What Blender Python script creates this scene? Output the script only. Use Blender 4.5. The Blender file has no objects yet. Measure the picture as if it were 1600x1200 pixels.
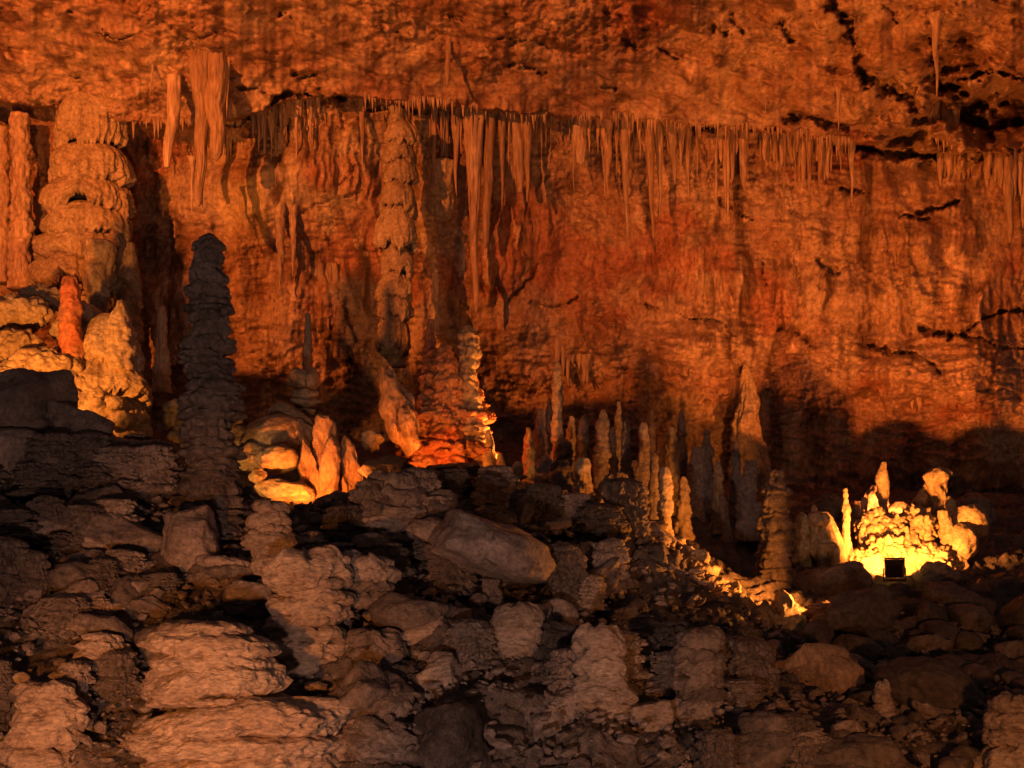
import bpy, math, random
import numpy as np
from mathutils import Vector

# ------------------------------------------------------------------ camera, world, exposure
F, CX, HZ = 1931.0, 800.0, 980.0          # focal length in photo pixels, centre column, eye-level row
sc = bpy.context.scene
cam_d = bpy.data.cameras.new('camera'); cam = bpy.data.objects.new('camera', cam_d)
sc.collection.objects.link(cam); sc.camera = cam
cam.location = (0, 0, 0); cam.rotation_euler = (math.pi/2, 0, 0)
cam_d.sensor_width = 36; cam_d.lens = 36*F/1600; cam_d.shift_y = (HZ-600)/1600
cam_d.clip_start = 0.1; cam_d.clip_end = 300
w = bpy.data.worlds.new('World'); sc.world = w; w.use_nodes = True
bg = w.node_tree.nodes['Background']
bg.inputs['Color'].default_value = (1.0, 0.64, 0.58, 1); bg.inputs['Strength'].default_value = 0.044
sc.view_settings.view_transform = 'Standard'; sc.view_settings.look = 'None'
sc.view_settings.exposure = 0; sc.view_settings.gamma = 1
sc.cycles.max_bounces = 4; sc.cycles.diffuse_bounces = 2

def P(px, py, d):
    return np.array([(px-CX)/F*d, d, (HZ-py)/F*d])

def DM(d):
    '''depth of a thing on the near slope, which is steep'''
    return 23-(23-d)*.55 if d < 23 else d
ORANGE = (1.0, 0.30, 0.045); YELLOW = (1.0, 0.50, 0.11); DEEP = (1.0, 0.22, 0.025)
ROSE = (1.0, 0.55, 0.38)
# name/label, position, aim, watts, colour, cone deg, blend, radius
LAMPS = [
 ('floodlight on the added blocker shelf left of the view, lighting the cave wall', np.array([-16.,10.,11.5]), np.array([2.,39.,14.]), 34000, (1,.215,.03), 84, .15, .03),
 ('floodlight beside the left flowstone, lighting the yellow mound', P(-70,600,26.0), P(130,500,34), 2700, (1,.29,.042), 70, .4, .08),
 ('small floodlight in the hollow behind the crest, below the orange slabs', P(478,803,24.2), P(560,680,26.6), 620, DEEP, 125, .5, .05),
 ('small floodlight hidden behind the ridge, beside the red column', P(850,742,28.9), P(742,600,28.3), 1200, (1,.27,.035), 95, .5, .05),
 ('small floodlight behind the boulder at the foot of the red column', P(668,748,26.1), P(712,600,28.7), 190, DEEP, 110, .5, .05),
 ('small floodlight behind the base of the tall dark stalagmite', P(352,778,24.3), P(432,680,27.2), 110, (1,.40,.08), 100, .5, .05),
 ('floodlight behind the boulders right of the ridge', P(1335,940,22.4), P(1110,880,23.2), 1900, (1,.28,.035), 125, .5, .06),
 ('floodlight box in front of the glowing stalagmite mound', P(1398,886,26.0), P(1408,800,28.5), 2900, (1,.285,.04), 96, .45, .10),
 ('floodlight behind the glowing mound, lighting the right of the wall', P(1405,822,31.5), P(1395,330,41), 4000, (1,.225,.032), 84, .3, .04),
 ('path lamp left of the viewer, lighting the near stalagmites', P(-500,1290,7.2), P(290,1090,16.4), 2700, (1,.30,.055), 42, .8, .15),
 ('path lamp right of the viewer, lighting the stalagmite at the right edge', P(2100,1300,7.0), P(1380,1080,17.5), 1150, (1,.34,.09), 70, .8, .15),
 ('fill lamp added beside the viewer, lighting the rubble slope', np.array([-1.6,1.5,-3.0]), P(500,930,18), 3000, ROSE, 64, .9, .3),  # fill light added from the viewer's side for the near slope
]

# ------------------------------------------------------------------ noise
rng = np.random.default_rng(7); random.seed(7)
_perm = rng.permutation(4096).astype(np.int32)
_perm = np.concatenate([_perm, _perm])
_g = rng.normal(size=(4096, 3)); _g /= np.linalg.norm(_g, axis=1)[:, None]
_cell = rng.random((4096, 3)).astype(np.float32); _g = _g.astype(np.float32)
def _hash(i, j, k): return _perm[(_perm[(_perm[i & 4095] + j) & 4095] + k) & 4095]
def noise(p):
    p = np.asarray(p, np.float32); i = np.floor(p).astype(np.int32); f = p-i; u = f*f*f*(f*(f*6-15)+10)
    r = 0
    for dx in (0, 1):
        wx = u[..., 0] if dx else 1-u[..., 0]
        for dy in (0, 1):
            wy = u[..., 1] if dy else 1-u[..., 1]
            for dz in (0, 1):
                wz = u[..., 2] if dz else 1-u[..., 2]
                g = _g[_hash(i[..., 0]+dx, i[..., 1]+dy, i[..., 2]+dz)]
                r = r + wx*wy*wz*(g[..., 0]*(f[..., 0]-dx)+g[..., 1]*(f[..., 1]-dy)+g[..., 2]*(f[..., 2]-dz))
    return r*1.6
def fbm(p, o=4, gain=.5, lac=2.03):
    p = np.asarray(p, float); a = 1; s = 0
    for q in range(o): s = s+a*noise(p+17.3*q); p = p*lac; a *= gain
    return s
def ridged(p, o=4, gain=.55):
    p = np.asarray(p, float); a = 1; s = 0
    for q in range(o): s = s+a*(1-2*np.abs(noise(p+9.1*q))); p = p*2.07; a *= gain
    return s
def worley(p, second=False):
    p = np.asarray(p, np.float32); i = np.floor(p).astype(np.int32); f = p-i
    b = np.full(p.shape[:-1], 9.); b2 = b.copy()
    for dx in (-1, 0, 1):
        for dy in (-1, 0, 1):
            for dz in (-1, 0, 1):
                c = _cell[_hash(i[..., 0]+dx, i[..., 1]+dy, i[..., 2]+dz)]
                d = np.sqrt((c[..., 0]+dx-f[..., 0])**2+(c[..., 1]+dy-f[..., 1])**2+(c[..., 2]+dz-f[..., 2])**2)
                if second: b2 = np.where(d < b, b, np.minimum(b2, d))
                b = np.minimum(b, d)
    return (b, b2) if second else b
def sstep(a, b, x):
    t = np.clip((x-a)/(b-a), 0, 1); return t*t*(3-2*t)

# ------------------------------------------------------------------ materials
def rock(name, c1, c2, c3, scale=1.0, bump=.6, rough=.85, attr=None, c4=None, stretch=(1, 1, 1), spec=.4, vary=.0, streak=.0):
    m = bpy.data.materials.new(name); m.use_nodes = True
    nt = m.node_tree; N = nt.nodes; L = nt.links; bs = N['Principled BSDF']
    g = N.new('ShaderNodeNewGeometry')
    mp = N.new('ShaderNodeMapping'); mp.inputs['Scale'].default_value = stretch
    L.new(g.outputs['Position'], mp.inputs['Vector'])
    def nz(s, det=6, dist=0.):
        n = N.new('ShaderNodeTexNoise'); n.inputs['Scale'].default_value = s*scale
        n.inputs['Detail'].default_value = det; n.inputs['Distortion'].default_value = dist
        n.inputs['Roughness'].default_value = .62
        L.new(mp.outputs[0], n.inputs['Vector']); return n
    def mix(fac, a, b):
        x = N.new('ShaderNodeMix'); x.data_type = 'RGBA'
        L.new(fac, x.inputs[0])
        for v, s in ((a, 6), (b, 7)):
            if isinstance(v, tuple): x.inputs[s].default_value = (*v, 1)
            else: L.new(v, x.inputs[s])
        return x.outputs[2]
    def ramp(v, a, b):
        r = N.new('ShaderNodeMapRange'); r.inputs[1].default_value = a; r.inputs[2].default_value = b
        r.interpolation_type = 'SMOOTHSTEP'; L.new(v, r.inputs[0]); return r.outputs[0]
    col = mix(ramp(nz(.55, 5, .6).outputs[0], .38, .62), c1, c2)
    col = mix(ramp(nz(2.6, 5, .4).outputs[0], .52, .72), col, c3)
    if attr:
        a = N.new('ShaderNodeAttribute'); a.attribute_name = attr
        col = mix(a.outputs['Fac'], col, c4)
        a2 = N.new('ShaderNodeAttribute'); a2.attribute_name = 'cream'; col = mix(a2.outputs['Fac'], col, (.62,.47,.30))
    if streak:
        m2 = N.new('ShaderNodeMapping'); m2.inputs['Scale'].default_value = (1.1, 1.1, .10); L.new(g.outputs['Position'], m2.inputs['Vector'])
        for sc_, a_, b_, cc in ((1.3, .50, .70, tuple(x*.42 for x in c2)), (2.1, .56, .74, tuple(min(1, x*1.35) for x in c1))):
            n = N.new('ShaderNodeTexNoise'); n.inputs['Scale'].default_value = sc_; n.inputs['Detail'].default_value = 4; L.new(m2.outputs[0], n.inputs['Vector'])
            f_ = N.new('ShaderNodeMath'); f_.operation = 'MULTIPLY'; f_.inputs[1].default_value = streak; L.new(ramp(n.outputs[0], a_, b_), f_.inputs[0])
            col = mix(f_.outputs[0], col, cc)
    # speckle
    hs = N.new('ShaderNodeHueSaturation'); L.new(col, hs.inputs['Color'])
    mr = N.new('ShaderNodeMapRange'); mr.inputs[1].default_value = .25; mr.inputs[2].default_value = .75
    mr.inputs[3].default_value = .45; mr.inputs[4].default_value = 1.45
    L.new(nz(9, 4).outputs[0], mr.inputs[0]); L.new(mr.outputs[0], hs.inputs['Value'])
    if vary:
        oi = N.new('ShaderNodeObjectInfo'); r2 = N.new('ShaderNodeMapRange'); r2.inputs[3].default_value = 1-vary; r2.inputs[4].default_value = 1+vary; L.new(oi.outputs['Random'], r2.inputs[0])
        mm = N.new('ShaderNodeMath'); mm.operation = 'MULTIPLY'; L.new(mr.outputs[0], mm.inputs[0]); L.new(r2.outputs[0], mm.inputs[1]); L.new(mm.outputs[0], hs.inputs['Value'])
    L.new(hs.outputs[0], bs.inputs['Base Color'])
    rv = N.new('ShaderNodeMapRange'); rv.inputs[1].default_value = .3; rv.inputs[2].default_value = .7; rv.inputs[3].default_value = rough-.3; rv.inputs[4].default_value = min(1, rough+.1); L.new(nz(1.3, 3).outputs[0], rv.inputs[0]); L.new(rv.outputs[0], bs.inputs['Roughness']); bs.inputs['Specular IOR Level'].default_value = spec
    b1 = N.new('ShaderNodeBump'); b1.inputs['Strength'].default_value = bump; b1.inputs['Distance'].default_value = .07
    L.new(nz(6.5, 6, .1).outputs[0], b1.inputs['Height'])
    b2 = N.new('ShaderNodeBump'); b2.inputs['Strength'].default_value = min(1, bump*1.2); b2.inputs['Distance'].default_value = .035
    L.new(nz(24, 4).outputs[0], b2.inputs['Height']); L.new(b1.outputs[0], b2.inputs['Normal'])
    L.new(b2.outputs[0], bs.inputs['Normal'])
    return m
M = {}
M['wall'] = rock('cave_wall_limestone', (.47,.32,.21), (.32,.175,.105), (.20,.115,.075), .8, .45, .6, attr='red', c4=(.34,.13,.07), streak=1.0)
M['drip'] = rock('dripstone', (.50,.36,.25), (.40,.26,.165), (.30,.18,.12), 1.0, .35, .6, stretch=(1.6,1.6,.25), vary=.2)
M['flow'] = rock('flowstone', (.52,.40,.26), (.44,.32,.19), (.26,.17,.10), 1.2, .7, .65, vary=.12, streak=.5)
M['redflow'] = rock('red_stained_flowstone', (.52,.17,.08), (.46,.24,.12), (.36,.12,.07), 1.2, .6, .6)
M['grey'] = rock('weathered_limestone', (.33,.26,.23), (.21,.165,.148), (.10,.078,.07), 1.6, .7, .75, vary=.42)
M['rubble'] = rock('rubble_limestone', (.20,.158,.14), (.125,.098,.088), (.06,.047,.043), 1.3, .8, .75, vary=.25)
M['pale'] = rock('pale_plate_stalagmite', (.56,.44,.36), (.43,.32,.255), (.22,.165,.135), 1.8, .7, .8, stretch=(.7,.7,1.7), vary=.15)
M['slab'] = rock('fresh_broken_slab', (.46,.30,.19), (.40,.24,.14), (.26,.14,.08), 1.6, .7, .8, stretch=(1.3,1.3,.5))
def plain(name, c, rough=.5, metal=0., emit=None, es=0):
    m = bpy.data.materials.new(name); m.use_nodes = True; b = m.node_tree.nodes['Principled BSDF']
    b.inputs['Base Color'].default_value = (*c, 1); b.inputs['Roughness'].default_value = rough; b.inputs['Metallic'].default_value = metal
    if emit: b.inputs['Emission Color'].default_value = (*emit, 1); b.inputs['Emission Strength'].default_value = es
    return m
M['housing'] = plain('black_powder_coat', (.02,.018,.017), .6)
M['glass'] = plain('lamp_glass', (.8,.6,.3), .2, 0, (1,.5,.12), 6)

# ------------------------------------------------------------------ mesh helpers
col = sc.collection
def mesh(name, v, quads, tris=None, mat=None, attr=None):
    me = bpy.data.meshes.new(name); v = np.asarray(v, np.float32)
    q = np.asarray(quads, np.int32).reshape(-1, 4); t = np.asarray(tris if tris is not None else [], np.int32).reshape(-1, 3)
    me.vertices.add(len(v)); me.vertices.foreach_set('co', v.ravel())
    li = np.concatenate([q.ravel(), t.ravel()]); me.loops.add(len(li)); me.loops.foreach_set('vertex_index', li)
    n = len(q)+len(t); me.polygons.add(n)
    me.polygons.foreach_set('loop_start', np.concatenate([np.arange(len(q))*4, len(q)*4+np.arange(len(t))*3]).astype(np.int32))
    me.polygons.foreach_set('use_smooth', np.ones(n, bool))
    me.update(calc_edges=True)
    if attr:
        for k, a in attr.items():
            x = me.attributes.new(k, 'FLOAT', 'POINT'); x.data.foreach_set('value', np.asarray(a, np.float32).ravel())
    if mat: me.materials.append(M[mat])
    return me
def link(name, me, parent=None, loc=None):
    o = bpy.data.objects.new(name, me); col.objects.link(o)
    if parent is not None: o.parent = parent
    if loc is not None: o.location = Vector([float(x) for x in loc])
    return o
def tag(o, label, cat, group=None):
    o['label'] = label; o['category'] = cat; o['kind'] = 'thing'
    if group: o['group'] = group
    return o
def empty(name, loc):
    o = bpy.data.objects.new(name, None); col.objects.link(o); o.location = Vector([float(x) for x in loc]); return o
def gridquads(nu, nv, wrap=False):
    a = np.arange(nu if wrap else nu-1); b = np.arange(nv-1)
    A, B = np.meshgrid(a, b); A2 = (A+1) % nu
    return np.stack([B*nu+A, B*nu+A2, (B+1)*nu+A2, (B+1)*nu+A], -1).reshape(-1, 4)
def ring_body(path, rad, nth, fn=None, cap_top=True, cap_bot=True, squash=1.0):
    """path (n,3) local, rad (n,), fn(theta,t,z)->radius multiplier"""
    n = len(path); th = np.linspace(0, 2*math.pi, nth, endpoint=False)
    T, TH = np.meshgrid(np.linspace(0, 1, n), th, indexing='ij')
    R = rad[:, None]*np.ones_like(TH)
    if fn is not None: R = R*fn(TH, T)
    v = np.stack([path[:, 0][:, None]+R*np.cos(TH), path[:, 1][:, None]+R*np.sin(TH)*squash, path[:, 2][:, None]+0*R], -1).reshape(-1, 3)
    q = gridquads(nth, n, True); tr = []; vs = [v]; k = len(v)
    if cap_top:
        vs.append(path[-1:]); b = (n-1)*nth; tr += [(b+i, b+(i+1) % nth, k) for i in range(nth)]; k += 1
    if cap_bot:
        vs.append(path[:1]); tr += [((i+1) % nth, i, k) for i in range(nth)]
    return np.concatenate(vs), q, tr
_ico = {}
def ico(level):
    if level not in _ico:
        import bmesh
        bm = bmesh.new(); bmesh.ops.create_icosphere(bm, subdivisions=level, radius=1)
        bm.verts.ensure_lookup_table()
        _ico[level] = (np.array([v.co[:] for v in bm.verts]), np.array([[v.index for v in f.verts] for f in bm.faces])); bm.free()
    v, f = _ico[level]; return v.copy(), f
_seed = [100]
def nxt(): _seed[0] += 1; return _seed[0]*7.913

def profile(pts, n):
    t = np.linspace(0, 1, n); a = np.array(pts, float); return t, np.interp(t, a[:, 0], a[:, 1])

# ---- dripstone shapes -------------------------------------------------------------
def plated(name, px, py_top, py_base, d, w_px, prof=None, layers=None, mat='grey', depth=.2, lean=0., rough=.10, parent=None, cpx=None, squash=1.0, buried=.3):
    """stalagmite of stacked, ragged plates (one body)"""
    d = DM(d)
    b = P(px, py_base, d); t_ = P(px+lean, py_top, d); H = t_[2]-b[2]; wpx = w_px; R0 = w_px/2/F*d; s = nxt()
    nth = int(np.clip(w_px*1.3, 28, 180)); n = int(np.clip((py_base-py_top)*.6, 30, 320))
    if layers is None: layers = max(4, int((py_base-py_top)/13))
    prof = prof or [(0, 1.15), (.15, 1.0), (.8, .85), (.93, .7), (1, .25)]
    t, r = profile(prof, n); z = -buried+t*(H+buried)
    path = np.zeros((n, 3)); path[:, 2] = z; path[:, 0] = (t_[0]-b[0])*np.clip(z/H, 0, 1)
    path[:, 0] += R0*.22*fbm(np.stack([t*layers*.22+s, t*0, t*0], -1), 2); path[:, 1] += R0*.15*fbm(np.stack([t*layers*.22+s, t*0+5, t*0], -1), 2)
    loc = np.random.default_rng(int(s*10)); edges = np.cumsum(loc.uniform(.45, 1.6, layers)); edges = np.concatenate([[0], edges])/edges[-1]
    rk = loc.uniform(.82, 1.16, layers)
    def fn(TH, T):
        c = np.stack([np.cos(TH), np.sin(TH)*squash], -1)
        T2 = T+.35/layers*fbm(np.concatenate([c*1.1, T[..., None]*layers*.6+s], -1), 2)
        k = np.clip(np.searchsorted(edges, T2)-1, 0, layers-1)
        f = np.clip((T2-edges[k])/(edges[k+1]-edges[k]), 0, 1)
        bul = np.clip(4*f*(1-f), 0, 1)**.35*(1-.35*f)
        lob = fbm(np.concatenate([c*1.7, (k*3.71+s)[..., None]], -1), 3)
        fine = fbm(np.concatenate([c*R0*5.0, (T*H*6.5+s)[..., None]], -1), 4)
        return rk[k]*(1-depth+depth*bul)*(1+.2*lob)*(1+rough*fine)
    v, q, tr = ring_body(path, r*R0, nth, fn, squash=squash)
    v = v+.03*R0*np.stack([fbm(v*6/R0+s, 2), fbm(v*6/R0+s+40, 2), fbm(v*6/R0+s+80, 2)], -1)
    me = mesh(name, v, q, tr, mat)
    return link(name, me, parent, b if parent is None else b-np.array(parent.location))
def knobby(name, px, py_top, py_base, d, w_px, prof=None, mat='flow', lump=.3, cell=None, lean=0., parent=None, flute=0., buried=.25, squash=1.0):
    """stalagmite or column with rounded coral-like knobs"""
    d = DM(d)
    b = P(px, py_base, d); t_ = P(px+lean, py_top, d); H = t_[2]-b[2]; R0 = w_px/2/F*d; s = nxt()
    nth = int(np.clip(w_px*1.4, 24, 180)); n = int(np.clip((py_base-py_top)*.55, 24, 280))
    prof = prof or [(0, 1.2), (.2, 1), (.75, .85), (.93, .65), (1, .1)]
    t, r = profile(prof, n); z = -buried+t*(H+buried); path = np.zeros((n, 3)); path[:, 2] = z
    path[:, 0] = (t_[0]-b[0])*np.clip(z/H, 0, 1)+R0*.25*fbm(np.stack([z/R0*.4+s, z*0, z*0], -1), 2)
    path[:, 1] = R0*.2*fbm(np.stack([z/R0*.4+s+50, z*0, z*0], -1), 2)
    cell = cell or R0*.75
    def fn(TH, T):
        p = np.stack([R0*np.cos(TH), R0*np.sin(TH)*squash, T*H], -1)/cell+s
        f1 = worley(p*np.array([1, 1, .9])); f2 = worley(p*2.3+7)
        o = 1+lump*(.55-f1)*1.3+lump*.4*(.5-f2)+.10*fbm(p*1.2, 4)
        if flute: o = o+flute*ridged(np.stack([np.cos(TH)*4.2+s, np.sin(TH)*4.2, T*1.4], -1), 2)*.5
        return o
    v, q, tr = ring_body(path, r*R0, nth, fn, squash=squash)
    me = mesh(name, v, q, tr, mat)
    return link(name, me, parent, b if parent is None else b-np.array(parent.location))
def hanging(name, px, py_top, py_tip, d, w_px, lean=0., prof=None, mat='drip', flute=.10, parent=None, wob=.05):
    """stalactite: root above py_top, tip at py_tip"""
    a = P(px, py_top, d); t_ = P(px+lean, py_tip, d); H = a[2]-t_[2]; R0 = w_px/2/F*d; s = nxt()
    nth = int(np.clip(w_px*1.4, 12, 72)); n = int(np.clip((py_tip-py_top)*.4, 16, 150))
    prof = prof or [(0, 2.0), (.03, 1.5), (.09, 1.05), (.3, .72), (.6, .42), (.9, .2), (1, .05)]
    t, r = profile(prof, n); path = np.zeros((n, 3)); path[:, 2] = .3-t*(H+.3)
    path[:, 0] = (t_[0]-a[0])*t+R0*.3*noise(np.stack([t*3+s, t*0, t*0], -1)); path[:, 1] = R0*.3*noise(np.stack([t*3+s, t*0+9, t*0], -1))
    def fn(TH, T):
        c = np.stack([np.cos(TH)*1.6+s, np.sin(TH)*1.6, T*2.2], -1)
        return 1+flute*1.6*fbm(c*1.6, 3)+wob*fbm(np.stack([np.cos(TH)*.8+s, np.sin(TH)*.8, T*H*2.2], -1), 3)
    v, q, tr = ring_body(path[::-1], r[::-1]*R0, nth, fn)
    me = mesh(name, v, q, tr, mat)
    return link(name, me, parent, a if parent is None else a-np.array(parent.location))
def boulder(name, px, py, d, w_px, h_px, mat='grey', level=4, cuts=11, seed=None, depth=None, rot=0., parent=None, rough=.10, strata=.06, sharp=60):
    """angular broken block: facets, bedding steps and a chipped surface"""
    d = DM(d)
    c = P(px, py, d); rx = w_px/2/F*d; rz = h_px/2/F*d; ry = depth or (rx+rz)*.5; s = seed or nxt()
    r_ = np.random.default_rng(int(s*10)); u, f = ico(level)
    nrm = r_.normal(size=(cuts, 3)); nrm /= np.linalg.norm(nrm, axis=1)[:, None]; dist = r_.uniform(.5, .92, cuts)
    wu = u+.03*np.stack([noise(u*1.7+s), noise(u*1.7+s+9), noise(u*1.7+s+19)], -1)
    dots = np.maximum(wu@nrm.T, 1e-3)/dist
    R = (np.sum(dots**sharp, 1)+1)**(-1/sharp)
    v = u*R[:, None]*1.22*np.array([rx, ry, rz]); m = min(rx, rz)
    # stepped fracture faces
    qz = fbm(v/m*np.array([.8, .8, 1.3])+s, 2)/.30; dsp = m*rough*1.5*(np.floor(qz)+sstep(.7, 1, qz-np.floor(qz)))*.42
    q2 = fbm(v/m*np.array([2.0, 2.0, 3.0])+s+5, 2)/.35; dsp = dsp+m*rough*.5*(np.floor(q2)+sstep(.6, 1, q2-np.floor(q2)))*.4
    dsp = dsp+m*rough*.25*fbm(v/m*5+s, 3)
    if strata:
        zz = v[:, 2]/m*4.0+1.2*noise(v/m*.7+s); q = zz-np.floor(zz); hk = noise(np.stack([np.floor(zz)*3.7+s, v[:, 0]/m*.5, v[:, 1]/m*.5], -1))
        dsp = dsp+m*strata*(2.2*hk-1.2*np.exp(-(np.minimum(q, 1-q)/.12)**2))
    v = v+u*dsp[:, None]
    ca, sa = math.cos(rot), math.sin(rot); v = np.stack([v[:, 0]*ca-v[:, 2]*sa, v[:, 1], v[:, 0]*sa+v[:, 2]*ca], -1)
    me = mesh(name, v, [], f, mat)
    return link(name, me, parent, c if parent is None else c-np.array(parent.location))
def lumpy(name, px, py, d, w_px, h_px, mat='flow', level=5, cell=.35, lump=.22, depth=None, parent=None, drape=.0, flat=.0, rot=0.):
    """rounded flowstone mass with knobs"""
    d = DM(d)
    c = P(px, py, d); rx = w_px/2/F*d; rz = h_px/2/F*d; ry = depth or (rx+rz)*.5; s = nxt(); u, f = ico(level)
    v = np.sign(u)*np.abs(u)**(1-.35*flat)*np.array([rx, ry, rz]); m = min(rx, rz)
    f1 = worley(v/cell+s); f2 = worley(v/cell*2.4+s)
    dsp = lump*m*((.55-f1)*1.4+(.5-f2)*.8)+.13*m*fbm(v/m*1.1+s, 4)+.05*m*fbm(v/m*5+s, 3)
    if drape:
        a = np.arctan2(u[:, 1], u[:, 0]); dsp = dsp+drape*m*ridged(np.stack([np.cos(a)*5+s, np.sin(a)*5, v[:, 2]/m*.5], -1), 3)*.35*np.clip(.6-u[:, 2], 0, 1)
    v = v+u*dsp[:, None]
    ca, sa = math.cos(rot), math.sin(rot); v = np.stack([v[:, 0]*ca-v[:, 2]*sa, v[:, 1], v[:, 0]*sa+v[:, 2]*ca], -1)
    me = mesh(name, v, [], f, mat)
    return link(name, me, parent, c if parent is None else c-np.array(parent.location))
def tier(name, px, py_top, py_bot, d, w_px, mat='flow', parent=None, flare=1.0, flute=.05, lip=.12, squash=.8, drape=False):
    """one bell-shaped flowstone skirt with a curled, fluted lower rim"""
    d = DM(d)
    b = P(px, py_bot, d); t_ = P(px, py_top, d); H = t_[2]-b[2]; R0 = w_px/2/F*d; s = nxt()
    nth = int(np.clip(w_px*1.5, 40, 220)); n = int(np.clip((py_bot-py_top)*1.0, 24, 140))
    prof = [(0, .62), (.02, .86), (.07, 1.0), (.2, 1.03), (.45, .92), (.7, .74), (.9, .52), (1, .3)]
    if drape: prof = [(0, .74), (.03, .93), (.09, 1.0), (.3, 1.0), (.6, .92), (.82, .74), (.95, .5), (1, .3)]
    t, r = profile(prof, n); path = np.zeros((n, 3)); path[:, 2] = t*H
    def fn(TH, T):
        c = np.stack([np.cos(TH), np.sin(TH)], -1)
        fl = ridged(np.concatenate([c*5+s, T[..., None]*.5], -1), 3)
        return 1+flute*fl*(1-.6*T)+.13*fbm(np.concatenate([c*1.3+s, T[..., None]*1.2], -1), 3)+.035*fbm(np.concatenate([c*7+s, T[..., None]*H*5], -1), 3)
    v, q, tr = ring_body(path, r*R0, nth, fn, squash=squash, cap_bot=False)
    a = np.arctan2(v[:, 1], v[:, 0]); zz = v[:, 2]/H
    v[:, 2] += (1-zz)*H*.30*fbm(np.stack([np.cos(a)*1.3+s, np.sin(a)*1.3, a*0+s], -1), 3)+(1-zz)**6*H*.2*noise(np.stack([np.cos(a)*9+s, np.sin(a)*9, a*0], -1))
    me = mesh(name, v, q, tr, mat)
    return link(name, me, parent, b if parent is None else b-np.array(parent.location))

# ------------------------------------------------------------------ the back wall and ceiling
LEDGE = np.array([(-300,168),(0,160),(60,166),(150,180),(200,192),(262,198),(340,196),(365,190),(400,178),(440,160),(530,150),(620,160),(720,169),(850,181),(1000,189),(1100,197),(1250,212),(1330,228),(1450,240),(1600,246),(1900,250)], float)
CRACKS = [  # polyline, half-width px, extra depth m
 ([(358,193),(395,183),(425,165),(455,148),(495,145),(535,153)], 7, 2.4), ([(365,138),(385,143),(408,141)], 3.0, .9),
 ([(575,170),(640,174),(700,173),(760,178)], 4, 1.7), ([(455,115),(470,122),(490,118)], 6, 1.2),
 ([(305,97),(318,88),(335,87),(352,97)], 5, 1.4), ([(150,48),(180,55),(205,58)], 2.5, .6), ([(285,48),(300,62),(330,50)], 2.5, .4),
 ([(990,190),(1060,196),(1100,200),(1180,203),(1230,203),(1270,212),(1310,222)], 5, 1.6),
 ([(1230,180),(1290,190),(1320,205)], 7, 1.3), ([(1310,225),(1350,232),(1410,240),(1470,243),(1530,240),(1620,246)], 9, 2.3),
 ([(1300,0),(1322,40),(1338,100),(1350,120)], 11, 1.6), ([(1345,118),(1380,135),(1420,150),(1440,185)], 12, 1.6),
 ([(1452,60),(1462,100),(1470,150)], 9, 1.6),
 ([(1385,10),(1400,35)], 6, 1.0), ([(1110,40),(1130,55)], 7, 1.0), ([(1145,20),(1160,55)], 6, .8), ([(1220,30),(1240,65)], 6, .9),
 ([(1305,290),(1350,302)], 5, 1.4), ([(1440,335),(1500,318)], 6, 1.5), ([(1410,340),(1465,348)], 4, 1.2),
 ([(1275,400),(1305,428)], 5, 1.2), ([(1438,515),(1490,528)], 7, 1.6), ([(1485,530),(1520,512),(1555,485),(1610,490)], 5, 1.5),
 ([(1355,540),(1400,550),(1440,563),(1470,580)], 5, 1.5), ([(1500,520),(1560,540),(1600,548)], 4, 1.0),
 ([(1068,490),(1140,512)], 3.5, 1.1), ([(1215,515),(1270,535)], 3, .8), ([(1010,475),(1040,490)], 4, .9),
 ([(780,57),(800,60)], 5, .9), ([(805,66),(820,68)], 4, .9), ([(845,70),(860,78)], 5, .9), ([(790,100),(830,108),(860,112)], 4, 1.0),
 ([(940,135),(962,143)], 5, 1.0), ([(968,65),(990,78)], 7, 1.2), ([(1030,75),(1060,90)], 5, 1.0), ([(700,25),(730,27)], 3, .8),
 ([(440,22),(460,25)], 4, .9), ([(870,190),(940,215)], 2.5, .5), ([(500,300),(560,260)], 3, .5), ([(480,330),(530,310),(570,300)], 3, .5),
 ([(60,160),(85,165)], 3, .8), ([(110,120),(125,118)], 3, .7), ([(540,470),(550,520),(548,600)], 5, .7), ([(1190,395),(1200,440)], 3, .6),
 ([(840,410),(800,470)], 4, .6), ([(830,470),(870,480),(900,465)], 4, .7), ([(1480,130),(1560,110),(1620,130)], 7, 1.6), ([(1120,320),(1180,345)], 3, .6)]
BUMPS = [ # u, v, su, sv, dY
 (1600,185,60,36,2.5), (1430,260,70,18,.6),
 (430,265,85,55,-1.1), (420,320,60,50,-.7), (540,270,50,80,-.8), (520,420,90,40,.5), (700,330,25,50,-.6), (930,400,110,80,.8), (700,500,60,90,.4),
 (1420,585,85,32,-1.3), (1440,430,70,60,-.5), (1250,480,90,40,-.4), (1520,590,70,90,-1.8), (1560,700,140,90,-1.2), (1165,600,26,90,-.8), (1165,690,20,60,-.5),
 (1080,590,30,60,-.7), (1060,540,140,30,-.8), (1340,700,140,80,.8), (830,600,90,70,1.2), (780,680,70,60,2.2), (560,620,60,90,.9), (440,600,60,60,.6), (230,400,25,140,1.0),
 (450,170,90,24,-.4), (1440,380,28,34,-.9), (900,30,140,40,-.3), (1200,300,90,50,-.4), (680,60,60,60,.2)]
def seg_dist(U, V, pts):
    b = np.full(U.shape, 1e9)
    for (x0, y0), (x1, y1) in zip(pts[:-1], pts[1:]):
        dx, dy = x1-x0, y1-y0; t = np.clip(((U-x0)*dx+(V-y0)*dy)/(dx*dx+dy*dy), 0, 1)
        b = np.minimum(b, np.hypot(U-x0-t*dx, V-y0-t*dy))
    return b
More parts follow.
